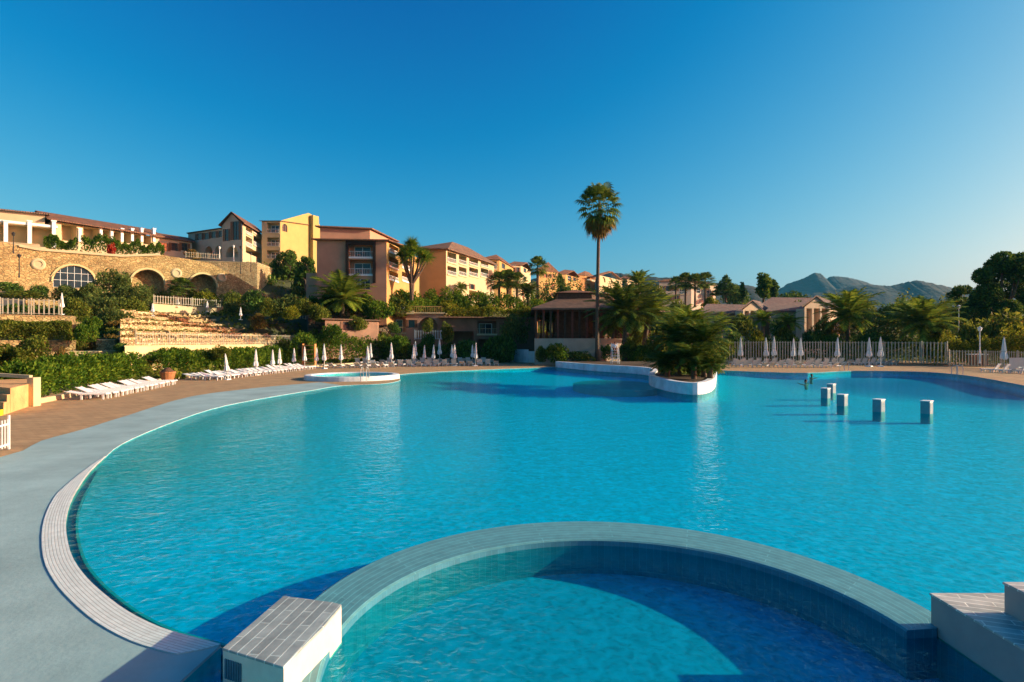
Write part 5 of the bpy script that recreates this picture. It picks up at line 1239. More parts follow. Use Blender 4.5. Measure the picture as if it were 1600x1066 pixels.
# --- feather palms and others: px, top, trunk top, base, width, Y, kind, label, r
palm(535, 422, 468, 494, 92, 96.5, 'feather', 'full feather palm in front of the salmon block', .35)
palm(1325, 446, 494, 556, 92, 100, 'feather', 'large feather palm right of the bungalows behind the white fence', .35)
palm(1441, 460, 506, 556, 110, 94, 'feather', 'wide feather palm before the dark hills behind the white fence', .38)
palm(1192, 482, 500, 552, 56, 98, 'short', 'short feather palm in front of the first bungalow', .3)
palm(1232, 484, 506, 552, 50, 100, 'short', 'small arching palm between the two bungalows', .28)
palm(978, 436, 490, 566, 116, 86, 'featherdark', 'big feather palm with stout trunk right of the lifeguard chair', .48)
palm(1006, 452, 490, 560, 90, 92, 'feather', 'second feather palm leaning behind the big central one', .4, (1, 0))
palm(998, 420, 444, 480, 46, 160, 'feather', 'small palm crown poking above the hillside skyline', .3)
palm(1060, 490, 530, 600, 88, 48, 'featherdark', 'dark feather palm at the left of the white planter tip', .22)
palm(1100, 492, 536, 600, 86, 46, 'featherdark', 'dark feather palm at the right of the white planter tip', .22)
palm(1078, 478, 512, 596, 96, 52, 'feather', 'tallest feather palm on the white planter tip', .25)
palm(1084, 530, 560, 602, 90, 44, 'featherdark', 'low bushy palm at the foot of the planter palms', .2)
palm(1043, 545, 568, 598, 70, 46, 'featherdark', 'low palm clump over the left rim of the planter', .2)
palm(1110, 552, 572, 602, 60, 43, 'featherdark', 'low palm clump over the right rim of the planter', .2)
palm(1072, 474, 500, 560, 60, 88, 'short', 'yellow green palm behind the planter palms', .3)
palm(1126, 486, 508, 560, 60, 84, 'short', 'pale arching palm right behind the planter', .3)
palm(284, 434, 448, 476, 44, 98, 'fan', 'small fan palm standing in front of the second arch', .18, squash=.7)
palm(276, 448, 456, 476, 30, 97, 'fan', 'lower fan palm beside the second arch palm', .15, squash=.7)
palm(780, 424, 440, 480, 44, 128, 'fan', 'left fan palm of the dark cluster of three', .3, squash=.8)
palm(793, 420, 438, 480, 46, 130, 'fan', 'middle fan palm of the dark cluster of three', .3, squash=.8)
palm(808, 424, 440, 480, 40, 128, 'fan', 'right fan palm of the dark cluster of three', .3, squash=.8)
palm(840, 400, 418, 480, 38, 150, 'fan', 'dark fan palm with round crown left of the yellow tower house', .35, squash=1.0)
palm(1071, 424, 440, 480, 34, 170, 'fan', 'left fan palm of the trio before the grey villa', .3, squash=.9)
palm(1086, 428, 442, 480, 36, 166, 'fan', 'middle fan palm of the trio before the grey villa', .3, squash=.9)
palm(1102, 426, 440, 480, 36, 168, 'fan', 'right fan palm of the trio before the grey villa', .3, squash=.9)
palm(1056, 430, 444, 480, 30, 180, 'fan', 'small distant fan palm left of the trio', .3, squash=.9)
palm(856, 470, 484, 520, 40, 110, 'short', 'palm crown over the left side of the restaurant roof', .3)
palm(720, 438, 452, 478, 26, 118, 'short', 'small yucca palm in front of the white balconies', .2)
palm(825, 440, 456, 500, 40, 124, 'featherdark', 'shadowed palm left of the restaurant roof', .3)
palm(958, 488, 512, 562, 60, 90, 'short', 'yellowing palm crown behind the lifeguard chair', .25)
# dragon tree
b = P(643, 470, 104); S = 104 / FPX; t = empty('dragon_tree', b, label='dragon tree with many rosettes on forked limbs beside the salmon block', cat='tree')
rnd = random.Random(4); mb = MB(); cr = MB(); ends = []
for k in range(17):
    a = k * 2.4; rr = [0, .5, .85][k % 3]; e = Vector((rr * 3.7 * math.cos(a), rr * 3.7 * math.sin(a), 6.6 + 3.4 * (1 - rr * .75) + rnd.uniform(-.4, .4)))
    mb.tube([(0, 0, 0), (e.x * .1, e.y * .1, 3.2), (e.x * .6, e.y * .6, 5.6), e], [.32, .24, .16, .10], 6); ends.append(e)
obj('trunk', mb, M['bark'], t)
for e in ends:
    for j in range(150):
        d = Vector((rnd.gauss(0, 1), rnd.gauss(0, 1), rnd.gauss(.25, .8))).normalized(); sd = d.cross(Vector((rnd.random(), rnd.random(), rnd.random()))).normalized() * .07; l = rnd.uniform(1.2, 2.1)
        cr.face([e - sd, e + sd, e + d * l - Vector((0, 0, .2))])
obj('crown', mesh_of('crown', cr, M['L_green']), None, t)
# trees
tree(1566, 394, 505, 545, 124, 105, M['L_dark'], 'big dark pine filling the skyline at the right edge', 'round', 26000, .26, .5, 3)
tree(1606, 410, 490, 540, 80, 112, M['L_dark'], 'second dark pine half cut off by the right picture edge', 'round', 14000, .26, .45, 8)
tree(1134, 428, 462, 472, 44, 210, M['L_dark'], 'layered dark cedar on the skyline left of the mountain', 'cone', 2600, .45, .4, 5)
tree(1193, 426, 466, 478, 30, 190, M['L_green'], 'tall leafy cypress like tree on the skyline above the bungalows', 'column', 2600, .4, .4, 6)
tree(1208, 436, 468, 478, 20, 192, M['L_dark'], 'slim dark tree leaning on the leafy skyline tree', 'column', 1500, .4, .3, 7)
tree(1160, 440, 470, 480, 10, 190, M['L_dark'], 'narrow dark cypress between the cedar and the leafy tree', 'column', 900, .35, .25, 9)
tree(452, 388, 440, 460, 50, 138, M['L_dark'], 'tall shaded pine between the yellow house and the salmon block', 'round', 4200, .25, .3, 10)
tree(478, 400, 440, 455, 34, 130, M['L_dark'], 'shaded broadleaf tree hugging the salmon block', 'round', 3000, .25, .3, 12)
tree(1500, 446, 490, 530, 50, 120, M['L_dark'], 'dark tree left of the big pine', 'round', 3000, .25, .35, 11)
# ground cover on the slopes, one continuous mass
rng = np.random.default_rng(3); pts = []
def scatter(px0, px1, Y0, Y1, n, rad=.35):
    for _ in range(n):
        px_ = rng.uniform(px0, px1); Y_ = rng.uniform(Y0, Y1); q = XY(px_, Y_)
        if inside(q, DECK): continue
        for j in range(7): pts.append((q.x + rng.normal() * rad, q.y + rng.normal() * rad, terr(q.x, q.y) + abs(rng.normal()) * rad * .8))
scatter(0, 480, 48, 135, 2400); scatter(480, 960, 105, 260, 3800, .6); scatter(960, 1700, 95, 300, 4200, .7); scatter(-100, 500, 130, 240, 1500, .8)
pts = np.array(pts); o = obj('ground_cover', leaf_mesh('ground_cover', pts, len(pts), .32, .17, M['L_olive'], rng), None); tag(o, 'dry green ground cover over the slopes', 'ground cover', kind='stuff')
# ------------------------------------------------------------------ fences
def fence(line, h, label, sp=.14, post=2.4, z=None, name='picket_fence', m=None, pw=.05, gap=.08):
    """line: list of 3D points at the foot of the fence"""
    m = m or M['metal']; L = [Vector(p) for p in line]; o0 = L[0].copy(); t = empty(name, o0, label=label, cat='fence'); pk = MB(); rl = MB(); d0 = 0
    for i in range(len(L) - 1):
        a, b = L[i], L[i + 1]; ln = (b - a).length; d = (b - a) / ln; rz = math.atan2(d.y, d.x); n = max(1, int(ln / sp))
        for j in range(n): p = a + d * (j + .5) * ln / n; pk.box((p.x, p.y, p.z + gap + (h - gap) / 2), (pw, .03, h - gap), rz=rz)
        for zz in (.18, h - .16): rl.bar(a + Vector((0, 0, zz)), b + Vector((0, 0, zz)), .035, 4)
        m_ = max(1, round(ln / post))
        for j in range(m_ + (1 if i == len(L) - 2 else 0)):
            p = a + d * j * ln / m_; obj('post', MB().box((p.x - o0.x, p.y - o0.y, p.z - o0.z + (h + .12) / 2), (max(.05, pw * .9),) * 2 + (h + .12,), rz=rz), m, t)
    obj('pickets', pk.shift(o0), m, t); obj('rail', rl.shift(o0), m, t); return t
Q3 = lambda px, Y, z: Vector((*XY(px, Y), z))
M['fencewood'] = mat('weathered_white_fence', (.40, .36, .27), .8, .15, 2)
fence([Q3(1130, 89, .35), Q3(1250, 88.5, .35), Q3(1380, 87, .3), Q3(1440, 84.5, .3), Q3(1480, 82, .25)], 3.2, 'long tall white picket fence behind the right lounger rows', .40, 3.4, m=M['fencewood'], pw=.14)
fence([Q3(1483, 80, .15), Q3(1540, 76, .15), Q3(1590, 71, .15), Q3(1680, 64, .1)], 2.2, 'lower white picket fence section at the right edge', .34, 3.0, m=M['fencewood'], pw=.12)
fence([Vector((-37.9, 58, 3.17)), Vector((-36.6, 70, 3.17)), Vector((-35.4, 80, 3.17)), Vector((-34.3, 94, 3.17))], 1.35, 'long white picket fence on top of the pale yellow wall', .36, 2.6, m=M['fencewood'], pw=.06)
fence([Q3(-30, 70.2, ZZ(491, 70)), Q3(0, 70.4, ZZ(491, 70)), Q3(96, 73.4, ZZ(491, 70))], 2.0, 'white railing around the terracotta patio at the left', .48, 3.0, m=M['fencewood'], pw=.14)
fence([Q3(240, 88.2, ZZ(477, 92)), Q3(300, 94, ZZ(477, 92)), Q3(372, 103, ZZ(477, 92))], 1.3, 'short grey railing on the wall above the stone benches', .4, 2.6, m=M['fencewood'], pw=.1)
fence([Q3(398, 97, ZZ(497, 97)), Q3(452, 100, ZZ(497, 98)), Q3(528, 103, ZZ(503, 98)), Q3(580, 104, ZZ(516, 99))], 2.2, 'grey railing running down from the olive shrubs to the low gallery', .4, 2.8, m=M['fencewood'], pw=.12)
fence([Q3(648, 103.4, ZZ(531, 103)), Q3(690, 103.8, ZZ(531, 103))], 1.7, 'white balcony railing under the right bay of the pool bar', .4, 2.0, m=M['white'], pw=.12)
fence([Q3(290, 116.5, ZZ(404, 118)), Q3(344, 120, ZZ(404, 118))], 1.2, 'pale railing on the wall below the gallery wing', .4, 2.4, m=M['fencewood'], pw=.08)
g0 = G(14, 704); g1 = G(-60, 730)
fence([Vector((*g0.xy, .04)), Vector((*g1.xy, .04))], 1.0, 'short white tubular railing with footed end post at the left edge', .17, 1.6, name='tubular_railing', m=M['white'], pw=.022)
# ------------------------------------------------------------------ parasols
def make_parasol():
    t = empty('closed_parasol', (0, 0, 0)); obj('pole', MB().bar((0, 0, 0), (0, 0, 2.7), .035, 8), M['metal'], t)
    mb = MB(); n = 14; prof = [(.19, .95), (.24, 1.02), (.22, 1.25), (.13, 1.55), (.155, 1.62), (.12, 2.0), (.07, 2.45), (.03, 2.68), (.004, 2.74)]
    for r, z in prof:
        for j in range(n): a = 2 * math.pi * j / n; q = r * (1.15 if j % 2 else .72); mb.v.append((q * math.cos(a), q * math.sin(a), z - (.10 if (j % 4 == 0 and z < 1.1) else 0)))
    for i in range(len(prof) - 1):
        for j in range(n): a = i * n + j; b = i * n + (j + 1) % n; mb.f.append((a, b, b + n, a + n)); mb.mi.append(0)
    obj('canopy', mb, M['fabric'], t); obj('strap', MB().lathe([(.155, 1.52), (.16, 1.55), (.155, 1.58)], n=12), M['metal'], t, fix=False)
    obj('base', MB().box((0, 0, .05), (.5, .5, .1), top=.9), M['white'], t, bevel=.02); return t
PAR = make_parasol(); used = [False]
def parasol(px, ptop, pbot, label, group, Y=None, z=0.03, H_=2.74):
    """placed on the deck at the distance that gives its photographed height"""
    Y = Y or H_ / max(1, (pbot - ptop)) * FPX; q = XY(px, Y); t = PAR if not used[0] else copy_tree(PAR); used[0] = True
    t.location = (q.x, q.y, z); t['label'] = label; t['category'] = 'parasol'; t['group'] = group; s_ = (ZZ(ptop, Y) - z) / 2.74; t.scale = (max(.9, min(1.5, s_)), max(.9, min(1.5, s_)), s_); t.rotation_euler = (0, R(vr.uniform(-1.5, 1.5)), vr.uniform(0, 6)); return t
gl_ = 'closed white parasols in front of the dark green hedge'
parasol(356, 552, 0, 'nearest closed parasol at the left, leaning slightly, before the dark hedge', gl_, 53).rotation_euler = (0, R(-6), 1)
for px_, pt_, Y_, lb in ((400, 545, 60, 'second closed parasol from the left in the hedge row'), (426, 546, 66, 'closed parasol third from the left before the hedge'), (437, 544, 67, 'closed parasol fourth from the left close beside another'),
                         (459, 544, 74, 'greenish shaded closed parasol fifth from the left'), (476, 541, 76, 'closed parasol just left of the terracotta shelves'), (495, 543, 77, 'closed parasol just right of the terracotta shelves')):
    parasol(px_, pt_, 0, lb, gl_, Y_)
gc_ = 'closed white parasols among the central loungers'
for px_, pt_, Y_, lb in ((507, 537, 74, 'tall closed parasol with visible pole above the round pool'), (533, 538, 77, 'closed parasol above the far rim of the round pool'), (575, 540, 78, 'closed parasol in front, left of the central rows'), (579, 536, 86, 'closed parasol behind the leftmost central one'),
                         (612, 535, 80, 'tall closed parasol under the pool bar'), (646, 538, 82, 'front closed parasol of the pair under the right bay of the bar'), (649, 533, 92, 'rear closed parasol of the pair under the right bay of the bar'), (663, 539, 84, 'closed parasol third from the bar toward the hall'),
                         (677, 538, 83, 'closed parasol before the dark hedge left of the long hall'), (687, 529, 96, 'high small closed parasol standing behind the rows'), (706, 538, 90, 'rear closed parasol of the pair before the long hall'), (711, 537, 82, 'bright front parasol of the pair before the long hall'),
                         (738, 538, 92, 'dim rear parasol at the right end of the central rows'), (743, 535, 82, 'bright tall parasol at the right end of the central rows')):
    parasol(px_, pt_, 0, lb, gc_, Y_)
gr_ = 'closed white parasols in front of the tall white fence'
for px_, pt_, Y_, lb in ((1157, 526, 84, 'closed parasol at the left end of the tall fence beside the planter palms'), (1197, 527, 84, 'second closed parasol along the tall fence'), (1209, 526, 86, 'third closed parasol along the tall fence, close to the second'),
                         (1240, 528, 84, 'closed parasol on the fence below the wide gabled bungalow'), (1251, 527, 86, 'closed parasol right of the one below the wide gabled bungalow'), (1308, 527, 82, 'closed parasol in front of the fence left of the big feather palm'),
                         (1358, 527, 80, 'slightly leaning closed parasol right of the big feather palm'), (1376, 526, 80, 'closed parasol between the two right feather palms')):
    parasol(px_, pt_, 0, lb, gr_, Y_)
parasol(1569, 526, 0, 'closed white parasol beside the white screens at the right edge', gr_, 69)
gt_ = 'closed white parasols on the upper terraces'
for px_, pt_, Y_, zb_, lb in ((97, 457, 76, 492, 'closed parasol at the right end of the patio railing'), (239, 474, 76, 494, 'closed parasol at the left end of the top bench tier'), (324, 470, 92, 487, 'closed parasol behind the upper cream wall'), (376, 480, 88, 500, 'closed parasol standing among the golden benches'), (489, 500, 100, 514, 'small closed parasol at the right end of the bench tiers'), (278, 466, 92, 480, 'closed parasol on the terrace below the second arch')):
    parasol(px_, pt_, 0, lb, gt_, Y_, ZZ(zb_, Y_))
# ------------------------------------------------------------------ sun loungers
def make_lounger(up):
    t = empty('sun_lounger', (0, 0, 0)); fr = MB()
    for x in (-.32, .32): fr.box((x, -.25, .33), (.06, 1.45, .07))
    fr.box((0, -.96, .33), (.7, .06, .07)); fr.box((0, .46, .33), (.7, .06, .07)); obj('frame', fr, M['plastic'], t)
    for x in (-.30, .30):
        for y in (-.8, .35): obj('leg', MB().box((x, y, .15), (.07, .09, .30), top=1.2), M['plastic'], t)
    sl = MB()
    for k in range(9): sl.box((0, -.88 + .155 * k, .375), (.60, .12, .02))
    obj('seat', sl, M['fabric'], t)
    bk = MB(); e = R(up); c, s_ = math.cos(e), math.sin(e)
    for k in range(5): u = .06 + .15 * k; bk.box((0, .46 + u * c, .37 + u * s_), (.60, .13, .02), M=Matrix.Rotation(e, 3, 'X'))
    for x in (-.32, .32): bk.bar((x, .46, .36), (x, .46 + .8 * c, .36 + .8 * s_), .03, 4)
    obj('backrest', bk, M['plastic'], t); return t
LG = [make_lounger(12), make_lounger(26), make_lounger(58)]; lused = [0, 0, 0]
UPR = ('front loungers before the tall fence', 'rear loungers before the tall fence', 'edge loungers before the tall fence', 'front central loungers', 'middle central loungers', 'loungers at the right edge')
def lounger(x, y, rz, label, group, z=.03):
    k = (2 if vr.random() < .6 else 1) if group in UPR else (1 if vr.random() < .45 else 0); t = LG[k] if not lused[k] else copy_tree(LG[k]); lused[k] = 1
    t.location = (x, y, z); t.rotation_euler = (0, 0, rz + R(vr.uniform(-5, 5))); t['label'] = label; t['category'] = 'sun lounger'; t['group'] = group
def row(a, b, n, rz, label, group, ends=None):
    for i in range(n):
        p = a.lerp(b, i / (n - 1)); lb = label
        if ends and i == 0: lb = ends[0]
        if ends and i == n - 1: lb = ends[1]
        lounger(p.x + vr.uniform(-.08, .08), p.y + vr.uniform(-.1, .1), rz, lb, group)
a, b = G(140, 624).xy + Vector((.3, -.2)), G(256, 602).xy + Vector((-.1, 0)); d = (b - a).normalized()
row(a, b, 15, math.atan2(d.y, d.x), 'white sun lounger packed in the row below the bright green hedge', 'loungers below the bright hedge', ('nearest white lounger of the row below the bright green hedge', 'last white lounger of the left row, beside the terracotta planter'))
a, b = G(330, 594.5).xy, G(482, 577).xy; d = (b - a).normalized()
row(a, b, 22, math.atan2(d.y, d.x), 'white sun lounger in the front row below the dark green hedge', 'front loungers below the dark hedge', ('nearest white lounger of the row below the dark green hedge', 'last white lounger of the hedge row, beside the round pool'))
row(a + Vector((-1.9, 1)), b + Vector((-1.9, 1)), 20, math.atan2(d.y, d.x), 'white sun lounger in the rear row against the dark green hedge', 'rear loungers below the dark hedge')
a, b = G(505, 575.5).xy, G(600, 575).xy; row(a, b, 8, R(175), 'white sun lounger behind the far rim of the round pool', 'loungers behind the round pool')
a, b = G(585, 574).xy, G(775, 571.5).xy; row(a, b, 15, R(178), 'white sun lounger in the front central row at the far pool edge', 'front central loungers', ('leftmost white lounger of the front central row', 'rightmost white lounger of the front central row'))
a, b = G(560, 570).xy, G(768, 568.2).xy; row(a, b, 18, R(178), 'white sun lounger in the middle central row', 'middle central loungers')
a, b = G(600, 567.2).xy, G(775, 566.2).xy; row(a, b, 15, R(178), 'shaded white sun lounger in the rear central row by the dark hedge', 'rear central loungers')
a, b = G(1146, 571).xy, G(1395, 571).xy; row(a, b, 22, R(182), 'white sun lounger in the front row before the tall white fence', 'front loungers before the tall fence', ('leftmost white lounger of the front row, next to the planter palms', 'rightmost white lounger of the front row before the tall fence'))
a, b = G(1148, 569).xy, G(1390, 569).xy; row(a + Vector((0, .6)), b + Vector((0, .6)), 20, R(182), 'white sun lounger in the rear row against the tall white fence', 'rear loungers before the tall fence')
a, b = G(1150, 574).xy, G(1300, 575).xy; row(a, b, 12, R(184), 'white sun lounger nearest the water before the tall white fence', 'edge loungers before the tall fence')
a, b = G(1548, 582).xy, G(1640, 586).xy; row(a, b, 7, R(200), 'white sun lounger at the right edge below the lower fence', 'loungers at the right edge', ('leftmost white lounger below the lower fence at the right', 'white sun lounger at the right edge below the lower fence'))
# ------------------------------------------------------------------ people
M['skin'] = mat('skin', (.42, .22, .14), .6, .06, 8); M['hair'] = mat('dark_hair', (.02, .013, .01), .6, .2, 20); M['shirt'] = mat('white_shirt', (.68, .70, .76), .8, .05, 6); M['shorts'] = mat('navy_shorts', (.02, .03, .07), .8, .1, 6)
def skin(name, verts, edges, rad, m, parent, root=0, sub=1):
    me = bpy.data.meshes.new(name); me.from_pydata(verts, edges, []); me.materials.append(m); o = bpy.data.objects.new(name, me); COL.objects.link(o); o.parent = parent
    s_ = o.modifiers.new('skin', 'SKIN'); s_.use_smooth_shade = True
    for i, r in enumerate(rad):
        v = me.skin_vertices[0].data[i]; v.radius = (r, r) if not isinstance(r, tuple) else r; v.use_root = (i == root)
    b = o.modifiers.new('subsurf', 'SUBSURF'); b.levels = sub; b.render_levels = sub + 1; return o
def person(loc, rz, label, J, parts, name='person', swim=False):
    t = empty(name, loc, rz, label, 'person')
    V = [J['pelvis'], J['waist'], J['chest'], J['neck'], J['chin'], J['head'], J['crown']]; Rr = [(.15, .12), (.12, .10), (.16, .11), .055, .07, .095, .06]; E = [(0, 1), (1, 2), (2, 3), (3, 4), (4, 5), (5, 6)]
    def chain(start, pts, rr):
        k = start
        for p, r in zip(pts, rr): V.append(p); Rr.append(r); E.append((k, len(V) - 1)); k = len(V) - 1
        return k
    for s_ in 'lr':
        sh_, el, wr, ha = J['arm_' + s_]; k = chain(2, [sh_, el, wr, Vector(ha) * .5 + Vector(wr) * .5], [.055, .042, .028, .038]); sx = 1 if s_ == 'l' else -1; d = (Vector(ha) - Vector(wr)).normalized(); q = Vector(V[k])
        side = d.cross(Vector((0, 0, 1))); side = side.normalized() if side.length > .1 else Vector((1, 0, 0))
        for j, (o_, l) in enumerate(((-.03, .075), (-.01, .085), (.01, .08), (.028, .065))):
            c = q + side * o_ + d * .03; k2 = chain(k, [c, c + d * l * .5 + Vector((0, 0, -.008)), c + d * l + Vector((0, 0, -.02))], [.010, .009, .008])
        chain(k, [q + side * .045 * sx, q + side * .06 * sx + d * .03], [.011, .009])
        if not swim or True:
            hp, kn, an, to = J['leg_' + s_]; chain(0, [hp, kn, an, to], [.085, .06, .042, .035])
    body = skin('body', V, E, Rr, M['skin'], t)
    h = Vector(J['head']); f = Vector(J['face']).normalized(); sd = f.cross(Vector((0, 0, 1))).normalized(); fc = MB()
    mb = MB(); mb.lathe([(.001, .125), (.06, .105), (.10, .05), (.108, 0), (.10, -.04)], tuple(h - f * .02 + Vector((0, 0, .02))), 12); obj('hair', mb, M['hair'], t, smooth=True)
    for s_ in (-1, 1): fc.box(h + f * .098 + sd * .034 * s_ + Vector((0, 0, -.005)), (.022, .014, .012))
    fc.box(h + f * .10 + Vector((0, 0, -.065)), (.045, .012, .01)); obj('eyes_and_mouth', fc, M['hair'], t)
    obj('nose', MB().box(h + f * .105 + Vector((0, 0, -.032)), (.025, .03, .04), top=.5), M['skin'], t)
    for nm, vs, es, rr, mm in parts: skin(nm, vs, es, rr, mm, t)
    return t
# lifeguard chair on the raised planter edge, with a seated guard
c = Vector((*XY(961, 71.5), .80)); Hs = 1.62
t = empty('lifeguard_chair', c, label='white ladder-fronted lifeguard chair on the curved planter edge', cat='lifeguard chair')
for x in (-.38, .38):
    for y in (-.42, .42): obj('leg', MB().bar((x * 1.15, y * 1.25, 0), (x, y * .8, Hs + (.95 if y > 0 else .25)), .04, 6), M['white'], t)
for k in range(4): obj('rung', MB().box((0, -.51 + .035 * k, .24 + .36 * k), (.9, .14, .06)), M['white'], t)
obj('seat', MB().box((0, .0, Hs), (.82, .72, .06)), M['white'], t); obj('backrest', MB().box((0, .35, Hs + .62), (.80, .04, .42)), M['white'], t)
mb = MB()
for x in (-.4, .4): mb.box((x, 0, Hs + .27), (.07, .74, .05))
obj('armrest', mb.__class__().box((-.4, 0, Hs + .27), (.07, .74, .05)), M['white'], t); obj('armrest', MB().box((.4, 0, Hs + .27), (.07, .74, .05)), M['white'], t)
z0 = Hs + .03 + .14; V3 = Vector
J = dict(pelvis=(0, .12, z0), waist=(0, .13, z0 + .2), chest=(0, .12, z0 + .42), neck=(0, .11, z0 + .60), chin=(0, .07, z0 + .68), head=(0, .08, z0 + .78), crown=(0, .09, z0 + .86), face=(0, -1, -.15),
         arm_l=((.18, .12, z0 + .50), (.26, .06, z0 + .24), (.16, -.16, z0 + .12), (.10, -.24, z0 + .10)), arm_r=((-.18, .12, z0 + .50), (-.26, .06, z0 + .24), (-.16, -.16, z0 + .12), (-.10, -.24, z0 + .10)),
         leg_l=((.10, .02, z0 - .02), (.14, -.40, z0 - .02), (.13, -.46, z0 - .44), (.13, -.60, z0 - .50)), leg_r=((-.10, .02, z0 - .02), (-.14, -.40, z0 - .02), (-.13, -.46, z0 - .44), (-.13, -.60, z0 - .50)))
sh_parts = [('shirt', [(0, .125, z0 + .06), (0, .13, z0 + .22), (0, .12, z0 + .43), (0, .11, z0 + .54), (.19, .12, z0 + .49), (.235, .09, z0 + .36), (-.19, .12, z0 + .49), (-.235, .09, z0 + .36)], [(0, 1), (1, 2), (2, 3), (2, 4), (4, 5), (2, 6), (6, 7)], [(.165, .14), (.145, .13), (.185, .135), .085, .078, .07, .078, .07], M['shirt']),
            ('shorts', [(0, .12, z0), (.10, .02, z0 - .01), (.13, -.28, z0 - .01), (-.10, .02, z0 - .01), (-.13, -.28, z0 - .01)], [(0, 1), (1, 2), (0, 3), (3, 4)], [(.17, .135), .105, .09, .105, .09], M['shorts'])]
person(c, 0, 'seated person in a white shirt and navy shorts on the lifeguard chair', J, sh_parts)
# two bathers near the right far edge
def swimmer(g, label, rz, cap):
    J = dict(pelvis=(0, .05, -.72), waist=(0, .05, -.52), chest=(0, .03, -.28), neck=(0, .0, -.10), chin=(0, -.03, -.02), head=(0, -.02, .08), crown=(0, -.01, .17), face=(0, -1, .1),
             arm_l=((.18, .02, -.2), (.40, -.12, -.14), (.34, -.40, -.07), (.28, -.50, -.06)), arm_r=((-.18, .02, -.2), (-.42, -.1, -.12), (-.38, -.38, -.05), (-.34, -.48, -.05)),
             leg_l=((.10, .0, -.8), (.13, -.2, -1.12), (.13, .1, -1.4), (.13, -.05, -1.5)), leg_r=((-.10, .0, -.8), (-.13, -.15, -1.14), (-.13, .12, -1.42), (-.13, -.03, -1.52)))
    t = person(Vector((g.x, g.y, .0)), rz, label, J, [('swim_shorts', [(0, .05, -.72), (.11, -.06, -.9), (-.11, -.05, -.9)], [(0, 1), (0, 2)], [(.16, .13), .1, .1], M['shorts'])]); t.scale = (1.15,) * 3; return t
swimmer(G(1259, 597.5), 'swimmer with dark hair, head just above the water, left of the pool posts', R(200), 0)
swimmer(G(1268, 588), 'pale bather near the far right pool edge behind the swimmer', R(100), 1)
# ------------------------------------------------------------------ small things
def lamp(px, pt, pb, Y, label, m=None, cross=True):
    b_ = P(px, pb, Y); h = (pb - pt) / FPX * Y; t = empty('street_lamp', b_, label=label, cat='street lamp', group='lamp posts'); m = m or M['lamp']
    obj('pole', MB().tube([(0, 0, 0), (0, 0, .5), (0, 0, h - .5)], [.13, .08, .055], 8), m, t)
    obj('lantern', MB().lathe([(.06, h - .5), (.17, h - .42), (.26, h - .08), (.30, h - .06), (.06, h + .1), (.01, h + .18)], n=8), m, t, fix=False)
    obj('glass', MB().lathe([(.15, h - .41), (.235, h - .10)], n=8), M['fabric'], t, fix=False); return t
lamp(21, 364, 396, 92, 'dark street lamp in front of the columned porch'); lamp(376, 385, 428, 118, 'dark street lamp left of the yellow house'); lamp(392, 395, 425, 124, 'shorter dark street lamp right of its neighbour under the balconies'); lamp(589, 452, 480, 103, 'pale lamp post in front of the salmon block corner', M['metal'])
lamp(1531, 512, 568, 74, 'ornate white lamp post behind the lower right fence', M['white']); lamp(1498, 478, 520, 95, 'white lamp post rising from the yellow green planting', M['white']); lamp(30, 398, 434, 87, 'dark wall lamp standing before the stone wall beside the medallion'); lamp(343, 386, 404, 121, 'white lantern post in front of the gabled house arches', M['white']); lamp(365, 384, 408, 124, 'white post lamp below the gabled house windows', M['white'])
def planter(g, label):
    t = empty('terracotta_planter', (g.x, g.y, .03), label=label, cat='planter', group='terracotta containers'); M.setdefault('terra', mat('terracotta', (.34, .15, .06), .8, .2, 3))
    obj('pot', MB().lathe([(.30, 0), (.42, .1), (.60, .8), (.64, .82), (.64, .95), (.54, .95), (.5, .85), (.01, .8)], n=14), M['terra'], t, fix=False); obj('lid', MB().lathe([(.01, 1.3), (.2, 1.26), (.45, 1.02), (.52, .97)], n=14), M['wood'], t, fix=False)
planter(G(262, 598.5), 'terracotta container at the end of the bright green hedge')
t = empty('terracotta_shelves', (*XY(483, 82), 0), label='orange wooden shelves for towels among the hedge parasols', cat='shelves')
for k in range(5): obj('shelf', MB().box((0, 0, .5 + .62 * k), (1.9 - .1 * k, .7, .09)), M['orange'], t)
for x in (-.85, .85): obj('upright', MB().box((x, 0, 1.6), (.12, .7, 3.2)), M['orange'], t)
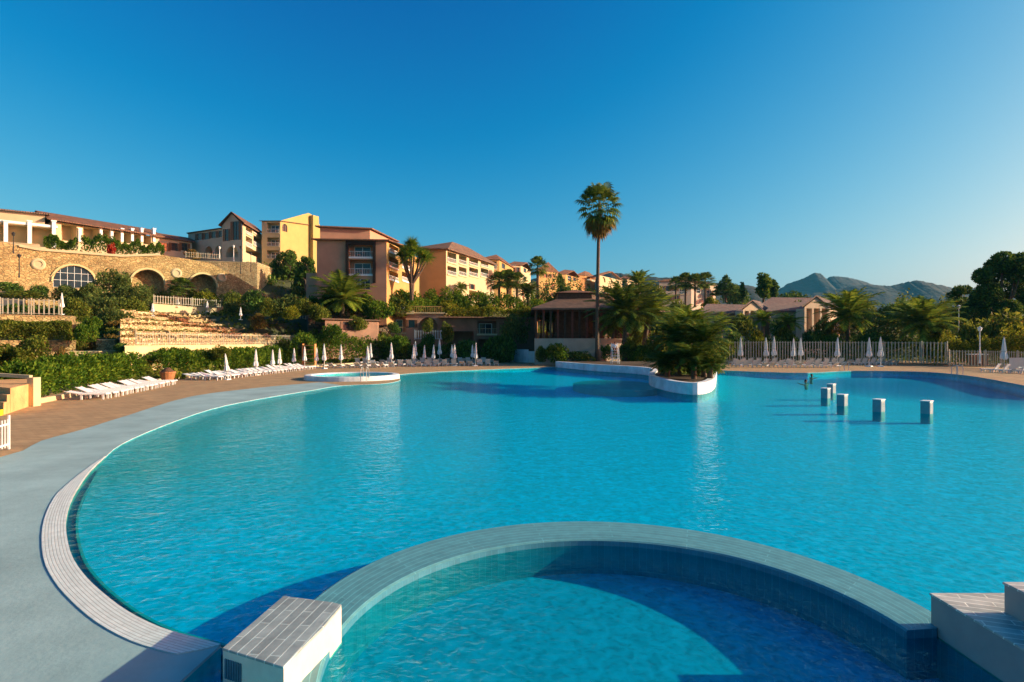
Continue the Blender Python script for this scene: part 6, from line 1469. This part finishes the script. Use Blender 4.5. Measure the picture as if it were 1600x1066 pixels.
t = empty('white_screen', (*XY(1592, 66), .03), label='white slatted screens standing behind the right edge loungers', cat='screen')
for k in range(3): obj('panel', MB().box((-.6 + 1.1 * k, .2 * k, .85), (1.0, .06, 1.6)), M['metal'], t)
def ladder(px, py, label, w=.55):
    g = G(px, py); t = empty('pool_ladder', (g.x, g.y + .3, .0), label=label, cat='pool ladder', group='pool handrails')
    for x in (-w / 2, w / 2): obj('handrail', MB().tube([(x, -.35, -.5), (x, -.35, .75), (x, -.22, .98), (x, .25, .98), (x, .5, .8), (x, .55, 0)], [.035] * 6, 6), M['metal'], t)
    for k in range(2): obj('rung', MB().box((0, -.35, -.1 - .25 * k), (w, .1, .04)), M['metal'], t)
ladder(1322, 580, 'chrome handrail pair at the far right pool edge'); ladder(1500, 586, 'small handrail at the right pool edge near the lower fence')
t = empty('glass_bottle_sign', (*XY(1528, 80.5), .1), label='dark open cabinet behind the lower white fence', cat='cabinet'); t.name = 'garden_cabinet'
obj('cabinet_body', MB().box((0, 0, .8), (2.2, .8, 1.6)), M['brownwall'], t, bevel=.03); obj('cabinet_top', MB().box((0, 0, 1.65), (2.4, 1.0, .1)), M['white'], t)
# red parasol-like awning and flower pots on the top terrace
t = empty('red_flower_bush', (*P(174, 398, 104).xy, ZZ(398, 104)), label='red flowering bush among the hilltop hedge before the colonnade', cat='flowering bush')
bb = obj('foliage', bush(300, M['L_red'], 700, .1, 8), None, t); bb.scale = (1.0, 1.0, 2.6)
bpy.data.objects
# haze: one box of even, thin air around everything below the sky
hz_m = bpy.data.materials.new('haze_air'); hz_m.use_nodes = True; nn = hz_m.node_tree.nodes; nn.remove(nn['Principled BSDF']); pv = nn.new('ShaderNodeVolumePrincipled')
pv.inputs['Color'].default_value = (.10, .55, .9, 1); pv.inputs['Density'].default_value = .00006; hz_m.node_tree.links.new(pv.outputs[0], nn['Material Output'].inputs['Volume'])
USE_HAZE = True
if USE_HAZE:
    hb = obj('haze', MB().box((0, 4400, 210), (13600, 16400, 432)), hz_m); tag(hb, kind='stuff', label='thin pale air fading the far hills')
